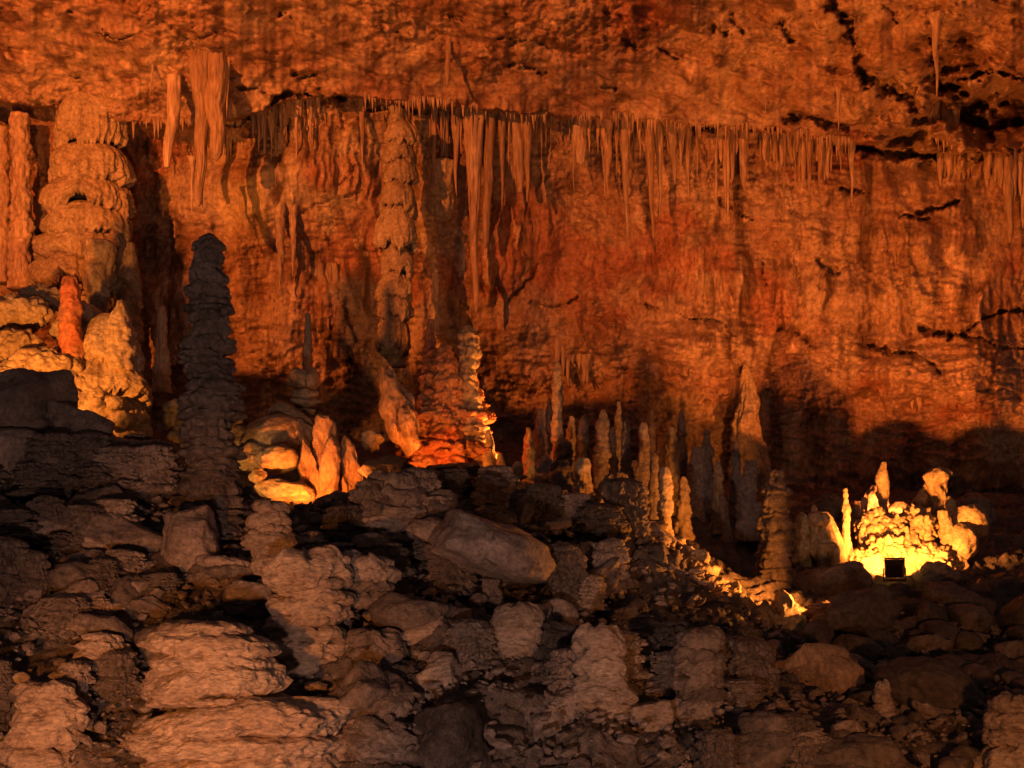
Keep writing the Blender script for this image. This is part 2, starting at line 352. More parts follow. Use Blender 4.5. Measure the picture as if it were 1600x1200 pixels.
def wall_depth(U, V, detail=True):
    n3 = lambda a, b, c=0.: np.stack([U*a, V*b, U*0+c], -1)
    wu = U+10*noise(n3(.02, .02, 3)); wv = V+8*noise(n3(.02, .03, 5))
    vl = np.interp(U, LEDGE[:, 0], LEDGE[:, 1])+7*noise(n3(.03, 0, 2))+3*noise(n3(.11, 0, 6))
    up = vl-V
    hard = np.clip(1-(U-1050)/500, .25, 1)
    ceil_ = 38.2-np.clip(up, 0, 400)*.021+hard*(-.5)
    low = 39.4+.0022*np.clip(-up, 0, 900)+.6*(1-np.exp(-np.clip(-up, 0, 900)/25))*hard
    Y = np.where(up > 0, ceil_, low)
    s = sstep(-2, 3, up); Y = low*(1-s)+ceil_*s
    Y = Y+.0009*(U-800)
    for (u, v, su, sv, dy) in BUMPS:
        Y = Y+dy*np.exp(-((wu-u)/su)**2-((wv-v)/sv)**2)
    if detail:
        for pts, hw, dp in CRACKS:
            x0 = min(p[0] for p in pts)-40; x1 = max(p[0] for p in pts)+40; y0 = min(p[1] for p in pts)-40; y1 = max(p[1] for p in pts)+40
            k = (U > x0) & (U < x1) & (V > y0) & (V < y1)
            if not k.any(): continue
            jx = np.stack([U[k]*.07, V[k]*.07, U[k]*0+4.4], -1); dd = seg_dist(wu[k]+5*noise(jx)+2.5*noise(jx*2.7), wv[k]+5*noise(jx+30)+2.5*noise(jx*2.7+30), pts); hwv = hw*np.clip(.75+1.1*noise(np.stack([U[k]*.05, V[k]*.05, U[k]*0+hw], -1))+.5*noise(np.stack([U[k]*.17, V[k]*.17, U[k]*0+hw], -1)), .05, 2)
            Y[k] += .62*dp*np.clip(.75+.6*noise(np.stack([U[k]*.09, V[k]*.12, U[k]*0+hw+3], -1)), 0, 1.2)*(1-sstep(hwv*.2, hwv*1.25, dd))
        top = sstep(-10, 30, up); sm = .08+.95*sstep(-.2, .5, fbm(n3(.006, .009, 91), 2))
        # scalloped ceiling, fluted and drape-like wall below
        sc1 = worley(n3(.028, .042, 1)+.35*np.stack([noise(n3(.03,.03,9)), noise(n3(.03,.03,19)), U*0], -1)); sc2 = worley(n3(.07, .11, 4))
        Y += top*(-.17*sc1+.04*(1-sc2))
        dg = np.stack([(U+.55*V)*.016, (V-.35*U)*.05, U*0+8], -1); Y += top*(  .22*sstep(.0, .9, fbm(dg, 3))+.3*np.abs(fbm(n3(.008,.013,28),2)))
        dg2 = np.stack([(U+.4*V)*.035, (V-.3*U)*.10, U*0+18], -1); Y += top*.32*sstep(.45, 1.0, fbm(dg2, 2))*sstep(-.2,.5,noise(n3(.006,.01,77)))
        Y += .30*fbm(n3(.011, .014, 12), 3)+.11*sm*ridged(n3(.03, .045, 15), 4)
        Y += .075*sm*fbm(n3(.12, .16, 22), 4)
        low_ = 1-top
        flm = sstep(-.05, .35, noise(n3(.007, .005, 31)))
        fl = ridged(np.stack([(U+6*noise(n3(.01,.03,79)))*.055, V*.009, U*0+33], -1), 3); Y -= low_*flm*.30*fl*np.exp(-np.clip(-up, 0, 900)/420)
        sh = fbm(n3(.018, .06, 41), 4); Y += low_*(1-flm)*.10*np.abs(sh)*sstep(-.3,.4,noise(n3(.009,.012,78)))*2
        lum = worley(n3(.035, .05, 44)); Y += sm*low_*(1-flm)*.2*(lum-.5)
        Y -= .05*low_*ridged(np.stack([(U+5*noise(n3(.02,.05,80)))*.16, V*.02, U*0+83], -1), 2)
        pg = np.exp(-((U-1520)/110)**2-((V-178)/52)**2)+.6*np.exp(-((U-1400)/70)**2-((V-225)/22)**2)+.5*np.exp(-((U-1490)/40)**2-((V-110)/50)**2); Y += pg*3.6*sstep(-.7, .9, fbm(n3(.022, .030, 95), 3))
        Y -= .26*low_*ridged(np.stack([(U+25*noise(n3(.006,.01,86)))*.013, V*.0025, U*0+87], -1), 2)
        # low part: blocky shelves
        bl = sstep(440, 600, V); Y += bl*.35*np.abs(noise(n3(.02, .055, 51)))+bl*.12*ridged(n3(.05, .09, 53), 3)
    return Y
nu, nv = 860, 480
u = np.linspace(-190, 1790, nu); v = np.concatenate([np.linspace(-160, 720, nv-50), np.linspace(726, 1020, 50)])
U, V = np.meshgrid(u, v)
Yw = wall_depth(U, V)
pts = np.stack([(U-CX)/F*Yw, Yw, (HZ-V)/F*Yw], -1)
nn = lambda a, b, c: np.stack([U*a, V*b, U*0+c], -1)
red = sstep(-.10, .35, fbm(nn(.0045, .006, 61), 4)+.55*np.exp(-((U-900)/190)**2-((V-380)/110)**2)+.5*np.exp(-((U-250)/40)**2-((V-290)/70)**2)+.35*np.exp(-((U-420)/60)**2-((V-440)/60)**2)+.3*np.exp(-((U-1130)/80)**2-((V-430)/60)**2)-.35-.25*sstep(0, 60, np.interp(U, LEDGE[:, 0], LEDGE[:, 1])-V))
red = np.maximum(red*.85, .9*np.exp(-((U-902-4*noise(nn(0,.05,3)))/3.5)**2)*sstep(20, 60, V)*(1-sstep(165, 200, V)))
cream = .65*sstep(.0, .5, fbm(nn(.010, .008, 66), 4)+.75*np.exp(-((U-450)/130)**2-((V-290)/90)**2)+.6*np.exp(-((U-560)/60)**2-((V-260)/110)**2)+.3*np.exp(-((U-1400)/110)**2-((V-560)/60)**2)-.42)*(1-.8*red)
o = link('cave_wall', mesh('cave_wall', pts.reshape(-1, 3), gridquads(nu, nv)[:, ::-1], None, 'wall', {'red': red, 'cream': cream})); o['kind'] = 'structure'
def wall_y(px, py): return float(wall_depth(np.array([[float(px)]]), np.array([[float(py)]]), False)[0, 0])
# the chamber goes on out of view: roof towards the viewer
# ------------------------------------------------------------------ rubble slope (terrain)
T = []
def row(d, lst):
    for px, py in lst: T.append(P(px, py, DM(d)))
row(6.5, [(-300,1850),(200,1850),(600,1850),(1000,1850),(1400,1850),(1900,1850)])
row(7.6, [(-300,1480),(200,1480),(600,1480),(1000,1480),(1400,1480),(1900,1480)])
row(9.0, [(-250,1210),(200,1215),(600,1210),(1000,1215),(1400,1220),(1850,1220)])
row(11.5, [(-250,1090),(150,1085),(330,1120),(600,1095),(1000,1120),(1400,1140),(1850,1150)])
row(15, [(-250,915),(100,930),(400,950),(700,965),(1000,1005),(1200,1050),(1500,1080),(1850,1080)])
row(20, [(-250,760),(100,780),(330,815),(600,830),(850,845),(1050,885),(1200,975),(1400,1005),(1750,1000)])
row(23, [(-250,665),(0,660),(200,705),(330,745),(500,790),(650,760),(800,785),(950,810),(1060,855),(1180,945),(1350,950),(1550,950),(1850,930)])
row(24.3, [(500,830),(450,840)])
row(26.5, [(-250,730),(100,745),(300,790),(500,815),(700,750),(850,835),(1000,845),(1200,905),(1400,905),(1650,905)])
row(31, [(-250,720),(100,700),(300,720),(500,740),(700,740),(900,770),(1100,800),(1300,840),(1500,840),(1850,840)])
row(37, [(-250,690),(300,690),(800,720),(1200,780),(1600,790),(1850,790)])
row(43, [(-250,690),(300,680),(800,700),(1300,760),(1850,760)])
T = np.array(T)
def tps_fit(xy, z, lam=.02):
    n = len(xy); d = np.linalg.norm(xy[:, None]-xy[None], axis=-1); K = np.where(d > 0, d*d*np.log(d+1e-9), 0)+lam*np.eye(n)
    Q = np.c_[np.ones(n), xy]; A = np.block([[K, Q], [Q.T, np.zeros((3, 3))]])
    return np.linalg.solve(A, np.r_[z, 0, 0, 0])
TW = tps_fit(T[:, :2], T[:, 2])
def ground(x, y):
    x = np.asarray(x, float); y = np.asarray(y, float); r = TW[-3]+TW[-2]*x+TW[-1]*y
    for (tx, ty), wt in zip(T[:, :2], TW[:-3]):
        d2 = (x-tx)**2+(y-ty)**2+1e-12; r = r+wt*.5*d2*np.log(d2)
    return r
nu, nd = 720, 520
uu = np.linspace(-330, 1930, nu); dd = np.geomspace(13.6, 42.5, nd)
U, D = np.meshgrid(uu, dd); X = (U-CX)/F*D; Z = ground(X, D)
p3 = np.stack([X, D, Z], -1)
near = 1-sstep(24, 30, D)
c1, c2 = worley(p3*np.array([.55, .75, 1.2])+.25*np.stack([noise(p3*.9), noise(p3*.9+9), noise(p3*.9+19)], -1), True)
Zd = Z+.55*(c2-c1-.25)*near
Zd += .30*fbm(p3*np.array([.5, .7, .5])+5, 3)
f1, f2 = worley(p3*np.array([1.7, 2.2, 3.0])+3, True); Zd += .17*np.clip(f2-f1, 0, .5)
# strata steps: rubble breaks in thin plates
st = .20+.11*noise(p3*.6+70); q = (Zd+.25*noise(p3*.7+33))/st; fr = q-np.floor(q); Zs = (np.floor(q)+sstep(.55, .98, fr))*st-.25*noise(p3*.7+33)
Zd = Zd*.12+Zs*.88
Zd += .05*fbm(p3*4.2, 4)+.02*ridged(p3*11, 2)-.13*near
Xd = X+.10*fbm(p3*1.9+11, 3); Yd = D+.12*fbm(p3*2.1+51, 3)
o = link('rubble_slope', mesh('rubble_slope', np.stack([Xd, Yd, Zd], -1).reshape(-1, 3), gridquads(nu, nd), None, 'rubble')); o['kind'] = 'structure'
def gpx(px, d):
    """photo row of the bare slope at column px and depth d"""
    return HZ-float(ground((px-CX)/F*d, d))/d*F


# ------------------------------------------------------------------ floodlights
def box(name, a, b, mat, parent, taper=1.0):
    (x0,y0,z0),(x1,y1,z1) = a,b; cx=(x0+x1)/2; cz=(z0+z1)/2
    v=[]
    for y,k in ((y0,taper),(y1,1.0)):
        for x,z in ((x0,z0),(x1,z0),(x1,z1),(x0,z1)): v.append((cx+(x-cx)*k, y, cz+(z-cz)*k))
    q=[(0,1,2,3),(7,6,5,4),(0,4,5,1),(1,5,6,2),(2,6,7,3),(3,7,4,0)]
    me=mesh(name,v,q,None,mat); me.polygons.foreach_set('use_smooth',[False]*6); return link(name,me,parent)
def floodlight(label, pos, aim, watts, colour, cone, blend, radius, sz=None):
    sz = sz or .42
    root = empty('floodlight', pos); tag(root, label, 'floodlight')
    d = Vector([float(x) for x in (np.array(aim)-np.array(pos))]); root.rotation_euler = d.to_track_quat('Y', 'Z').to_euler()
    hs_ = box('housing', (-sz/2,-.22,-sz*.42), (sz/2,0,sz*.42), 'housing', root, .8)
    for k in range(6): box('cooling_fin', (-sz*.33+k*sz*.132-.006,-.26,-sz*.30), (-sz*.33+k*sz*.132+.006,-.223,sz*.30), 'housing', hs_)
    box('visor', (-sz/2,.0,sz*.422), (sz/2,.07,sz*.445), 'housing', root)
    box('glass', (-sz*.44,.002,-sz*.36), (sz*.44,.012,sz*.36), 'glass', root)
    for sgn in (-1,1): box('bracket', (sgn*sz*.53-.012,-.13,-sz*.58), (sgn*sz*.53+.012,-.09,sz*.05), 'housing', root)
    box('foot_plate', (-sz*.56,-.16,-sz*.58-.02), (sz*.56,-.06,-sz*.58), 'housing', root)
    ld = bpy.data.lights.new('lamp', 'SPOT'); ld.energy = watts; ld.color = colour; ld.spot_size = math.radians(cone); ld.spot_blend = blend; ld.shadow_soft_size = radius
    lo = bpy.data.objects.new('lamp', ld); col.objects.link(lo); lo.parent = root; lo.location = (0,.03+radius,0); lo.rotation_euler = (math.pi/2,0,0)
    return root
for L_ in LAMPS:
    floodlight(*L_)
ORD = 'first second third fourth fifth sixth seventh eighth ninth tenth eleventh twelfth thirteenth fourteenth fifteenth sixteenth seventeenth eighteenth nineteenth twentieth'.split()
# ------------------------------------------------------------------ unseen rock shelf added to cut off the low rays of the wall floodlight
c0 = np.array([-16.,10.,11.5]); s_ = nxt(); na, nr_ = 140, 26
az = np.linspace(0, 2*math.pi, na, endpoint=False); rr_ = np.concatenate([np.linspace(.05, 4.2, nr_-6), [4.4,4.5,4.4,4.2,3.9,3.4]])
zz_ = np.concatenate([np.interp(rr_[:nr_-6], [0,2.6,3.6,4.2], [-.75,-.7,-.43,-.43]), [-.5,-.9,-1.6,-2.6,-3.4,-3.9]])
RR, AZ = np.meshgrid(rr_, az, indexing='ij'); ZZ = zz_[:,None]+0*AZ
cs = np.stack([np.cos(AZ)*RR, np.sin(AZ)*RR, ZZ*.6], -1)
rim = np.exp(-((RR-3.9)/.5)**2)*(ZZ > -.6); ZZ = ZZ+rim*(.09*fbm(cs*np.array([1.6,1.6,0])+s_,3)+.10*np.clip(fbm(cs*np.array([3.2,3.2,0])+s_+8,2),0,1))+(1-rim)*.12*fbm(cs*1.7+s_,3)
R2 = RR*(1+.05*fbm(cs*.8+s_+3,3))
vv = np.stack([np.cos(AZ)*R2, np.sin(AZ)*R2, ZZ], -1).reshape(-1,3)
tag(link('blocker_shelf', mesh('blocker_shelf', vv, gridquads(na, nr_, True)[:, ::-1], None, 'grey'), None, c0), 'unseen rock shelf added to block the low rays of the wall floodlight', 'rock')

for (wpx, wpy, wid, lab) in ((562,395,84,'tall pointed shadow-casting stalagmite added on the unseen blocker shelf'),(284,385,60,'slim shadow-casting stalagmite added on the blocker shelf beside the tall pointed one'),(445,575,60,'stubby shadow-casting stalagmite added on the unseen blocker shelf'),(690,480,26,'thin shadow-casting stalagmite added at the far end of the blocker shelf'),(990,540,50,'blunt shadow-casting stalagmite added at the right end of the blocker shelf')):  # added out of view, sized so their shadows fall on the wall
    tgt = P(wpx, wpy, 40)-c0; hd = math.hypot(tgt[0], tgt[1]); k = 3.9/hd; b_ = c0+np.array([tgt[0]*k, tgt[1]*k, -.65]); h_ = tgt[2]*k+.65; r0 = wid/2/F*40*k
    n = 40; t, r = profile([(0,2.2),(.3,1.5),(.6,1.05),(.85,.75),(.95,.5),(1,.1)], n); path = np.stack([0*t, 0*t, t*h_], -1); s_ = nxt()
    v_, q_, t_ = ring_body(path, r*r0, 24, lambda TH, T: 1+.25*fbm(np.stack([np.cos(TH)+s_, np.sin(TH), T*9], -1), 3))
    tag(link('stalagmite', mesh('stalagmite', v_, q_, t_, 'grey'), None, b_), lab, 'stalagmite')
# ------------------------------------------------------------------ stalactites
def st(px, top, tip, w, label, off=.9, lean=0., prof=None, group=None, d=None, flute=.10, mat='drip', wob=.05):
    d = d or wall_y(px, min(top+25, tip))-off
    o = hanging('stalactite', px, top, tip, d, w, lean, prof, mat, flute, wob=wob); tag(o, label, 'stalactite', group); return o
BLUNT = [(0, 1.15), (.06, 1), (.4, .85), (.85, .62), (.96, .5), (1, .12)]
LONG = [(0, 1.15), (.05, 1), (.3, .68), (.55, .40), (.8, .27), (.97, .2), (1, .05)]
st(741,172,490,36,'longest stalactite, tapering to a thin rod above the red column', .8, 1, LONG)
st(768,172,388,19,'blunt even stalactite just right of the longest one', .8, -10, BLUNT)
st(730,174,330,14,'slim stalactite fused along the left of the longest one', 1.0, 4)
st(785,177,330,15,'sharp narrow stalactite left of the broad broken one', 1.0, 0)
st(805,178,302,30,'broad stalactite with a snapped-off tip', .9, 9, [(0,1.15),(.06,1),(.4,.72),(.9,.36),(.98,.3),(1,.1)])
st(824,180,316,19,'tapered stalactite right of the broad broken one', 1.1, 0)
st(795,178,260,6,'thread-thin stalactite between the sharp and the broken stalactite', 1.2, 0)
tw = empty('stalactite', P(328,92,35.4)); tag(tw, 'broad twin-tipped stalactite high above the tall dark stalagmite', 'stalactite')
hanging('stem', 322,94,322,35.4,42,-12,[(0,.9),(.03,1),(.3,.78),(.5,.50),(.8,.34),(.97,.25),(1,.1)],flute=.12,parent=tw)
hanging('stem', 338,94,250,35.3,34,0,[(0,.9),(.05,1),(.4,.9),(.75,.66),(.95,.5),(1,.15)],flute=.12,parent=tw)
hanging('tip', 300,262,335,35.6,9,0,parent=tw); hanging('tip', 316,250,330,35.6,8,0,parent=tw)
st(280,84,262,26,'slanting stalactite left of the twin-tipped one', .9, -19, [(0,1),(.1,1),(.5,.8),(.9,.5),(1,.3)], d=35.6)
for q,(a,b,c,x) in enumerate(((252,196,250,5),(258,215,268,7),(268,205,258,5))): pass
st(258,225,268,9,'short stub of dripstone under the slanting stalactite', .7, 0)
st(243,72,150,8,'thin stalactite on the ceiling left of the slanting one', .25, -9, d=35.2)
st(357,95,190,9,'needle stalactite beside the top of the twin-tipped one', .5, -3, d=35.4)
st(704,30,134,9,'thin dripstone rib running down the ceiling', .15, -6, [(0,.8),(.2,1),(.8,.9),(1,.4)], d=wall_y(704,80)-.15)
st(1196,135,172,7,'small lone stalactite on the right of the ceiling', .2, 0)
st(1462,40,150,15,'slender stalactite hanging over the dark hollow at upper right', .3, 2, d=wall_y(1462,40)-.3)
st(1310,145,205,10,'short stalactite above the crack right of centre', .5, 0)
named = [(712,190,262,8),(699,195,285,5),(690,190,258,6),(675,195,245,5),(720,178,240,9)]
for k,(a,b,c,w_) in enumerate(named): st(a,b,c,w_,ORD[[t[0] for t in sorted(named, key=lambda t: -t[0])].index(a)]+' thin stalactite counted leftwards from the longest one', .8, 0, group='thin stalactites left of the longest')
for k,(a,b,c,w_) in enumerate([(834,182,225,5),(838,184,238,7),(846,186,250,8),(853,188,232,5),(861,185,226,6)]): st(a,b,c,w_,ORD[k]+' thin stalactite counted rightwards from the tapered one', .8, 0, group='thin stalactites right of the tapered one')
st(905,185,258,26,'stubby thick stalactite with a thin drip beside the red streak', .8, 3, BLUNT)
st(895,195,300,8,'thin stalactite hugging the stubby thick one', .9, 2)
st(921,188,240,9,'short thin stalactite right of the stubby thick one', .9, 0)
st(946,192,300,24,'cone stalactite fourth from the left in the centre row', .8, 4)
st(934,192,240,10,'short stalactite leaning against the centre cone stalactite', .9, 0)
st(962,196,280,7,'straw stalactite right of the centre cone', .8, 2)
st(974,194,375,21,'long slender stalactite left of the pale thick pair', .8, 7, LONG)
st(1012,194,372,20,'pale thick long stalactite, left of a close pair', .9, 9, LONG)
st(1029,196,340,19,'pale thick long stalactite, right of a close pair', .6, 3, LONG)
st(1046,202,288,24,'wedge stalactite right of the pale pair', .8, 9)
st(1064,202,268,13,'short stalactite right of the wedge one', .8, 0)
st(1000,196,250,7,'straw stalactite left of the pale pair', .9, 0)
st(745,200,230,5,'tiny straw at the root of the longest stalactite', 1.3, 0)
# curtains of fused flutes
def curtain(label, x0, x1, top0, top1, tip, n, w, off=.6, mat='drip', jit=.3, d=None):
    if off < .55: off = .16
    xm = (x0+x1)/2; D0 = d or wall_y(xm, (top0+top1)/2+30)-off
    r = empty('drapery', P(xm, (top0+top1)/2, D0)); tag(r, label, 'drapery'); rr = random.Random(int(x0*3+tip))
    for k in range(n):
        t = (k+.5)/n; x = x0+(x1-x0)*t+rr.uniform(-1,1)*w*.25; tp = top0+(top1-top0)*t
        L = (tip-tp)*rr.choice((rr.uniform(.25,.6), rr.uniform(.5,.9), rr.uniform(.8,1.06)))
        hanging('flute', x, tp-6, tp+L, D0+rr.uniform(-.12,.12), w*rr.uniform(.55,1.7), rr.uniform(-1,1), [(0,.9),(.1,1),(.6,.8),(.9,.5),(1,.08)] if off >= .55 else [(0,.3),(.06,.75),(.25,1),(.7,.6),(1,.06)], mat, .12, parent=r)
curtain('fluted curtain under the ledge right of the wedge stalactite', 1118,1170,203,208,345,9,9)
curtain('short fluted curtain under the right end of the ledge', 1185,1240,208,213,285,11,8)
curtain('tapering curtain of thin flutes at the end of the ledge', 1245,1300,214,222,296,10,8)
curtain('long dark curtain of parallel flutes at the right edge', 1538,1604,246,252,375,11,10, .8)
curtain('rounded fluted drapery below the dark hollow at upper right', 1450,1496,160,160,240,9,10, .2, d=39.2)
curtain('fluted drapery under the dark recess at right', 1466,1530,250,250,310,9,10, .5)
curtain('dark fluted drapery left of the smooth lit panel', 1374,1408,345,345,432,8,8, .35)
curtain('pale fluted shelf above the curved crack at upper left', 452,500,140,140,185,12,7, .9)
curtain('reddish fluted band below the curved crack at upper left', 395,500,188,178,222,18,8, .6)
curtain('thin ribs under the twin-tipped stalactite', 348,378,190,195,260,6,7,.5)
curtain('short points at the foot of the smooth light patch', 1420,1452,610,610,648,3,9,.4)
curtain('pleated dripstone right of the dark grotto', 870,925,545,540,610,9,10,.3)
curtain('fine ribs above the orange slabs', 470,530,430,430,520,8,12,.1)
curtain('small ribs at the far left edge of the wall', 0,45,172,178,240,6,11,.5)
segs = [(665,722,'left of the longest stalactite'),(835,893,'between the tapered stalactite and the stubby thick one'),(915,972,'around the centre cone stalactite'),(980,1008,'left of the pale thick pair'),(1050,1115,'between the wedge stalactite and the fluted curtain'),(1172,1250,'along the short fluted curtain'),(1255,1335,'at the right end of the ledge'),(560,612,'left of the knobbly column under the ledge'),(400,520,'under the curved crack at upper left')]
rs = random.Random(77)
for x0_, x1_, ph in segs:
    n_ = max(5, int((x1_-x0_)/7)); xs = sorted(rs.uniform(x0_, x1_) for _ in range(n_))
    for k, x in enumerate(xs):
        tp = float(np.interp(x, LEDGE[:,0], LEDGE[:,1]))+rs.uniform(-4,9); L_ = rs.choice((12,16,22,30,45,70,115))*rs.uniform(.7,1.25)
        st(x, tp, tp+L_, rs.uniform(3.5,8)*(1+L_/120), ORD[k]+' thin dripstone straw from the left '+ph, rs.uniform(.25,.9), rs.uniform(-1,1), None, 'thin straws under the ledge')
# fringe along the ceiling lip: too many and small to count
rr = random.Random(5); vs=[]; qs=[]; ts=[]; n0=0
for k in range(430):
    x = rr.uniform(205,360) if rr.random() < .12 else rr.uniform(570,1330)
    if noise(np.array([[x*.018, 3.3, 1.]]))[0] < -.2 and rr.random() < .7: continue
    lv = float(np.interp(x, LEDGE[:,0], LEDGE[:,1])); D0 = wall_y(x, lv-8)-.05; a = P(x, lv-5, D0)
    H = rr.choice((.06,.08,.12,.16,.2,.3,.5))*rr.uniform(.6,1.3); R = .03+.05*H*rr.random()+.02
    n=5; t=np.linspace(0,1,n); path=np.stack([a[0]+0*t, a[1]+0*t, a[2]+.15-t*(H+.15)],-1)
    vv,q_,t_ = ring_body(path[::-1], (R*(1.05-t))[::-1], 6)
    vs.append(vv); qs.append(q_+n0); ts += [tuple(i+n0 for i in f) for f in t_]; n0 += len(vv)
o = link('soda_straw_fringe', mesh('soda_straw_fringe', np.concatenate(vs), np.concatenate(qs), ts, 'drip')); o['kind']='stuff'
o['label']='fringe of tiny dripstone straws along the ceiling lip'; o['category']='dripstone'

# ------------------------------------------------------------------ columns against the wall
c = empty('tiered_column', P(140,520,37.3)); tag(c, 'broad tiered flowstone column rising to the ceiling at upper left', 'column')
for (x,t0,b0,w_) in ((142,140,238,98),(143,226,288,118),(137,276,332,126),(141,318,374,124),(133,360,412,138),(127,398,452,146),(156,366,425,74),(98,412,462,84)):
    tier('flowstone_tier', x,t0,b0,37.3,w_,'flow',c,flute=.10,drape=True)
knobby('core', 138,172,540,37.9,62,[(0,1.3),(.5,1.1),(1,.7)],'flow',.2,parent=c)
hanging('pendant', 155,395,492,36.0,44,-3,[(0,1),(.4,1.05),(.75,.8),(.95,.45),(1,.1)],'flow',.12,parent=c,wob=.25)
knobby('rib', 192,300,540,37,24,[(0,1.2),(.6,.9),(1,.5)],'flow',.4,parent=c)
knobby('rib', 204,380,530,36.6,30,[(0,1.2),(.6,1),(1,.4)],'flow',.4,parent=c)
tag(knobby('column', 33,180,440,37.6,32,[(0,1.1),(.45,1),(.7,.75),(1,.9)],'drip',.35), 'thin knobbly column near the left edge, left of the tiered column', 'column')
tag(knobby('column', 3,200,430,37.8,24,[(0,1.2),(.5,1),(1,.8)],'drip',.3), 'knobbly column cut by the left edge of the view', 'column')
c = empty('tiered_column', P(620,560,37.6)); tag(c, 'knobbly column of stacked tufts in the middle of the wall', 'column')
knobby('trunk', 620,168,560,37.9,26,[(0,1.0),(.1,1.1),(.35,.85),(.55,1.05),(.8,.9),(1,.85)],'flow',.35,parent=c,flute=.12)
for (x,t0,b0,w_) in ((626,190,226,42),(624,217,256,42),(626,247,290,44),(622,280,330,48),(618,319,388,54),(620,380,432,42),(616,424,464,46),(618,454,497,44),(614,487,552,44)):
    tier('flowstone_tier', x,t0,b0,37.4,w_,'flow',c,flute=.22,drape=True)
st(690,270,345,40,'stubby block of dripstone hanging right of the knobbly column', .45, 0, [(0,1.2),(.3,1.1),(.8,.95),(.95,.7),(1,.3)], mat='flow', wob=.2)
tag(knobby('column', 438,200,440,38.9,17,[(0,.1),(.2,.7),(.5,1),(1,1.3)],'drip',.25), 'slim dripstone pilaster on the wall above the lit boulders', 'column')
tag(knobby('column', 458,225,420,39.1,14,[(0,.1),(.3,.7),(.6,1),(1,1.2)],'drip',.2), 'slimmer pilaster just right of the slim one above the lit boulders', 'column')
tag(knobby('column', 1168,560,790,40.0,50,[(0,1.2),(.3,1.1),(.5,.8),(.7,.6),(.9,.3),(1,.05)],'flow',.4,flute=.2), 'lit dripstone rib standing against the dark lower wall', 'column')

# ------------------------------------------------------------------ left flowstone mound
c = empty('flowstone_mound', P(110,690,31.5)); tag(c, 'big yellow lumpy flowstone mound below the tiered column', 'flowstone')
for (x,y,a,b,dd_) in ((25,492,110,56,32.4),(60,470,70,44,33.2),(20,545,100,56,31.6),(72,575,108,62,31.0),(130,515,90,70,32.6),(30,600,110,60,30.8),(110,640,180,70,31.4),(35,655,150,70,31.2)):
    lumpy('lobe', x,y,dd_,a,b,'flow',5,.34,.34,parent=c)
for (x,t0,b0,w_) in ((170,492,578,100),(155,558,632,150),(165,600,668,130),(195,636,700,78)):
    tier('flowstone_tier', x,t0,b0,31.8,w_,'flow',c,flute=.05)
for (x,y,a) in ((105,635,24),(122,640,22),(145,640,26),(150,618,34),(178,630,30),(190,655,34),(125,600,30),(172,662,24),(160,648,18)):
    lumpy('knob', x,y,30.9,a,a*.75,'flow',4,.2,.2,parent=c)
tag(knobby('stalagmite', 110,433,600,31.2,36,[(0,1.3),(.3,1.1),(.7,.9),(.9,.85),(1,.5)],'redflow',.22), 'red stained stalagmite rising from the yellow flowstone mound', 'stalagmite')
tag(knobby('stalagmite', 188,470,565,31.4,40,[(0,1.2),(.6,1),(1,.3)],'flow',.4), 'knobbly yellow stalagmite right of the hanging pendant', 'stalagmite')
tag(knobby('stalagmite', 253,478,600,34,20,[(0,1.5),(.4,1.15),(.6,.8),(.9,.7),(1,.3)],'drip',.35), 'thin knobbly stalagmite between the flowstone mound and the tall dark stalagmite', 'stalagmite')
c = empty('flowstone_lumps', P(275,690,27.5)); tag(c, 'small pile of yellow lumps left of the tall dark stalagmite', 'flowstone')
for (x,y,a,b) in ((275,638,36,26),(268,655,26,24),(285,668,30,24),(278,682,34,18)): lumpy('lump', x,y,27.5,a,b,'flow',4,.25,.35,parent=c)
c = empty('flowstone_lumps', P(370,700,27)); tag(c, 'stack of pale rounded lumps right of the tall dark stalagmite', 'flowstone')
for (x,y,a,b) in ((370,636,18,28),(369,655,20,22),(362,660,24,14),(372,676,36,22),(368,690,44,20)): lumpy('lump', x,y,27,a,b,'flow',4,.25,.25,parent=c)

# ------------------------------------------------------------------ tall dark stalagmite and its neighbours
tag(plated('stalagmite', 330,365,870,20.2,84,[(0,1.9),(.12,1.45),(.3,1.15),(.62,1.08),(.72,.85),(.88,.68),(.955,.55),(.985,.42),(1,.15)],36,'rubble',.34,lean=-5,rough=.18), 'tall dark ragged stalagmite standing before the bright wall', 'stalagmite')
# lit blocks right of it
for (x,y,a,b,dd_,rot_,lab) in ((425,690,92,66,27.0,.3,'yellow lit wedge boulder, largest in the pile behind the orange slabs'),(452,655,70,34,27.6,-.5,'arched yellow boulder with a shaded groove behind the orange slabs'),(398,718,60,42,26.4,.0,'rounded yellow boulder at the left foot of the lit pile'),(432,720,62,40,26.2,.1,'square yellow boulder at the foot of the lit pile'),(470,690,50,60,27.2,.0,'smooth flowstone block beside the orange slabs'),(446,768,80,36,25.6,-.2,'low lit boulder in front of the lit pile'),(402,742,26,22,25.5,.4,'small knob of rock at the left edge of the lit pile')):
    tag(boulder('boulder', x,y,dd_,a,b,'flow',4,9,rot=rot_,rough=.07), lab, 'boulder')
c = empty('stalagmite', P(477,660,28.5)); tag(c, 'stacked block stalagmite behind the orange slabs', 'stalagmite')
for (x,y,a,b) in ((467,592,28,32),(488,594,18,36),(472,616,42,16),(476,630,46,14),(472,644,56,14)): boulder('block', x,y,28.5,a,b,'flow',4,10,parent=c,rough=.08,depth=.3)
tag(knobby('stalagmite', 481,490,585,31,14,[(0,1.3),(.5,1),(1,.5)],'drip',.3), 'thin dim stalagmite above the stacked block stalagmite', 'stalagmite')
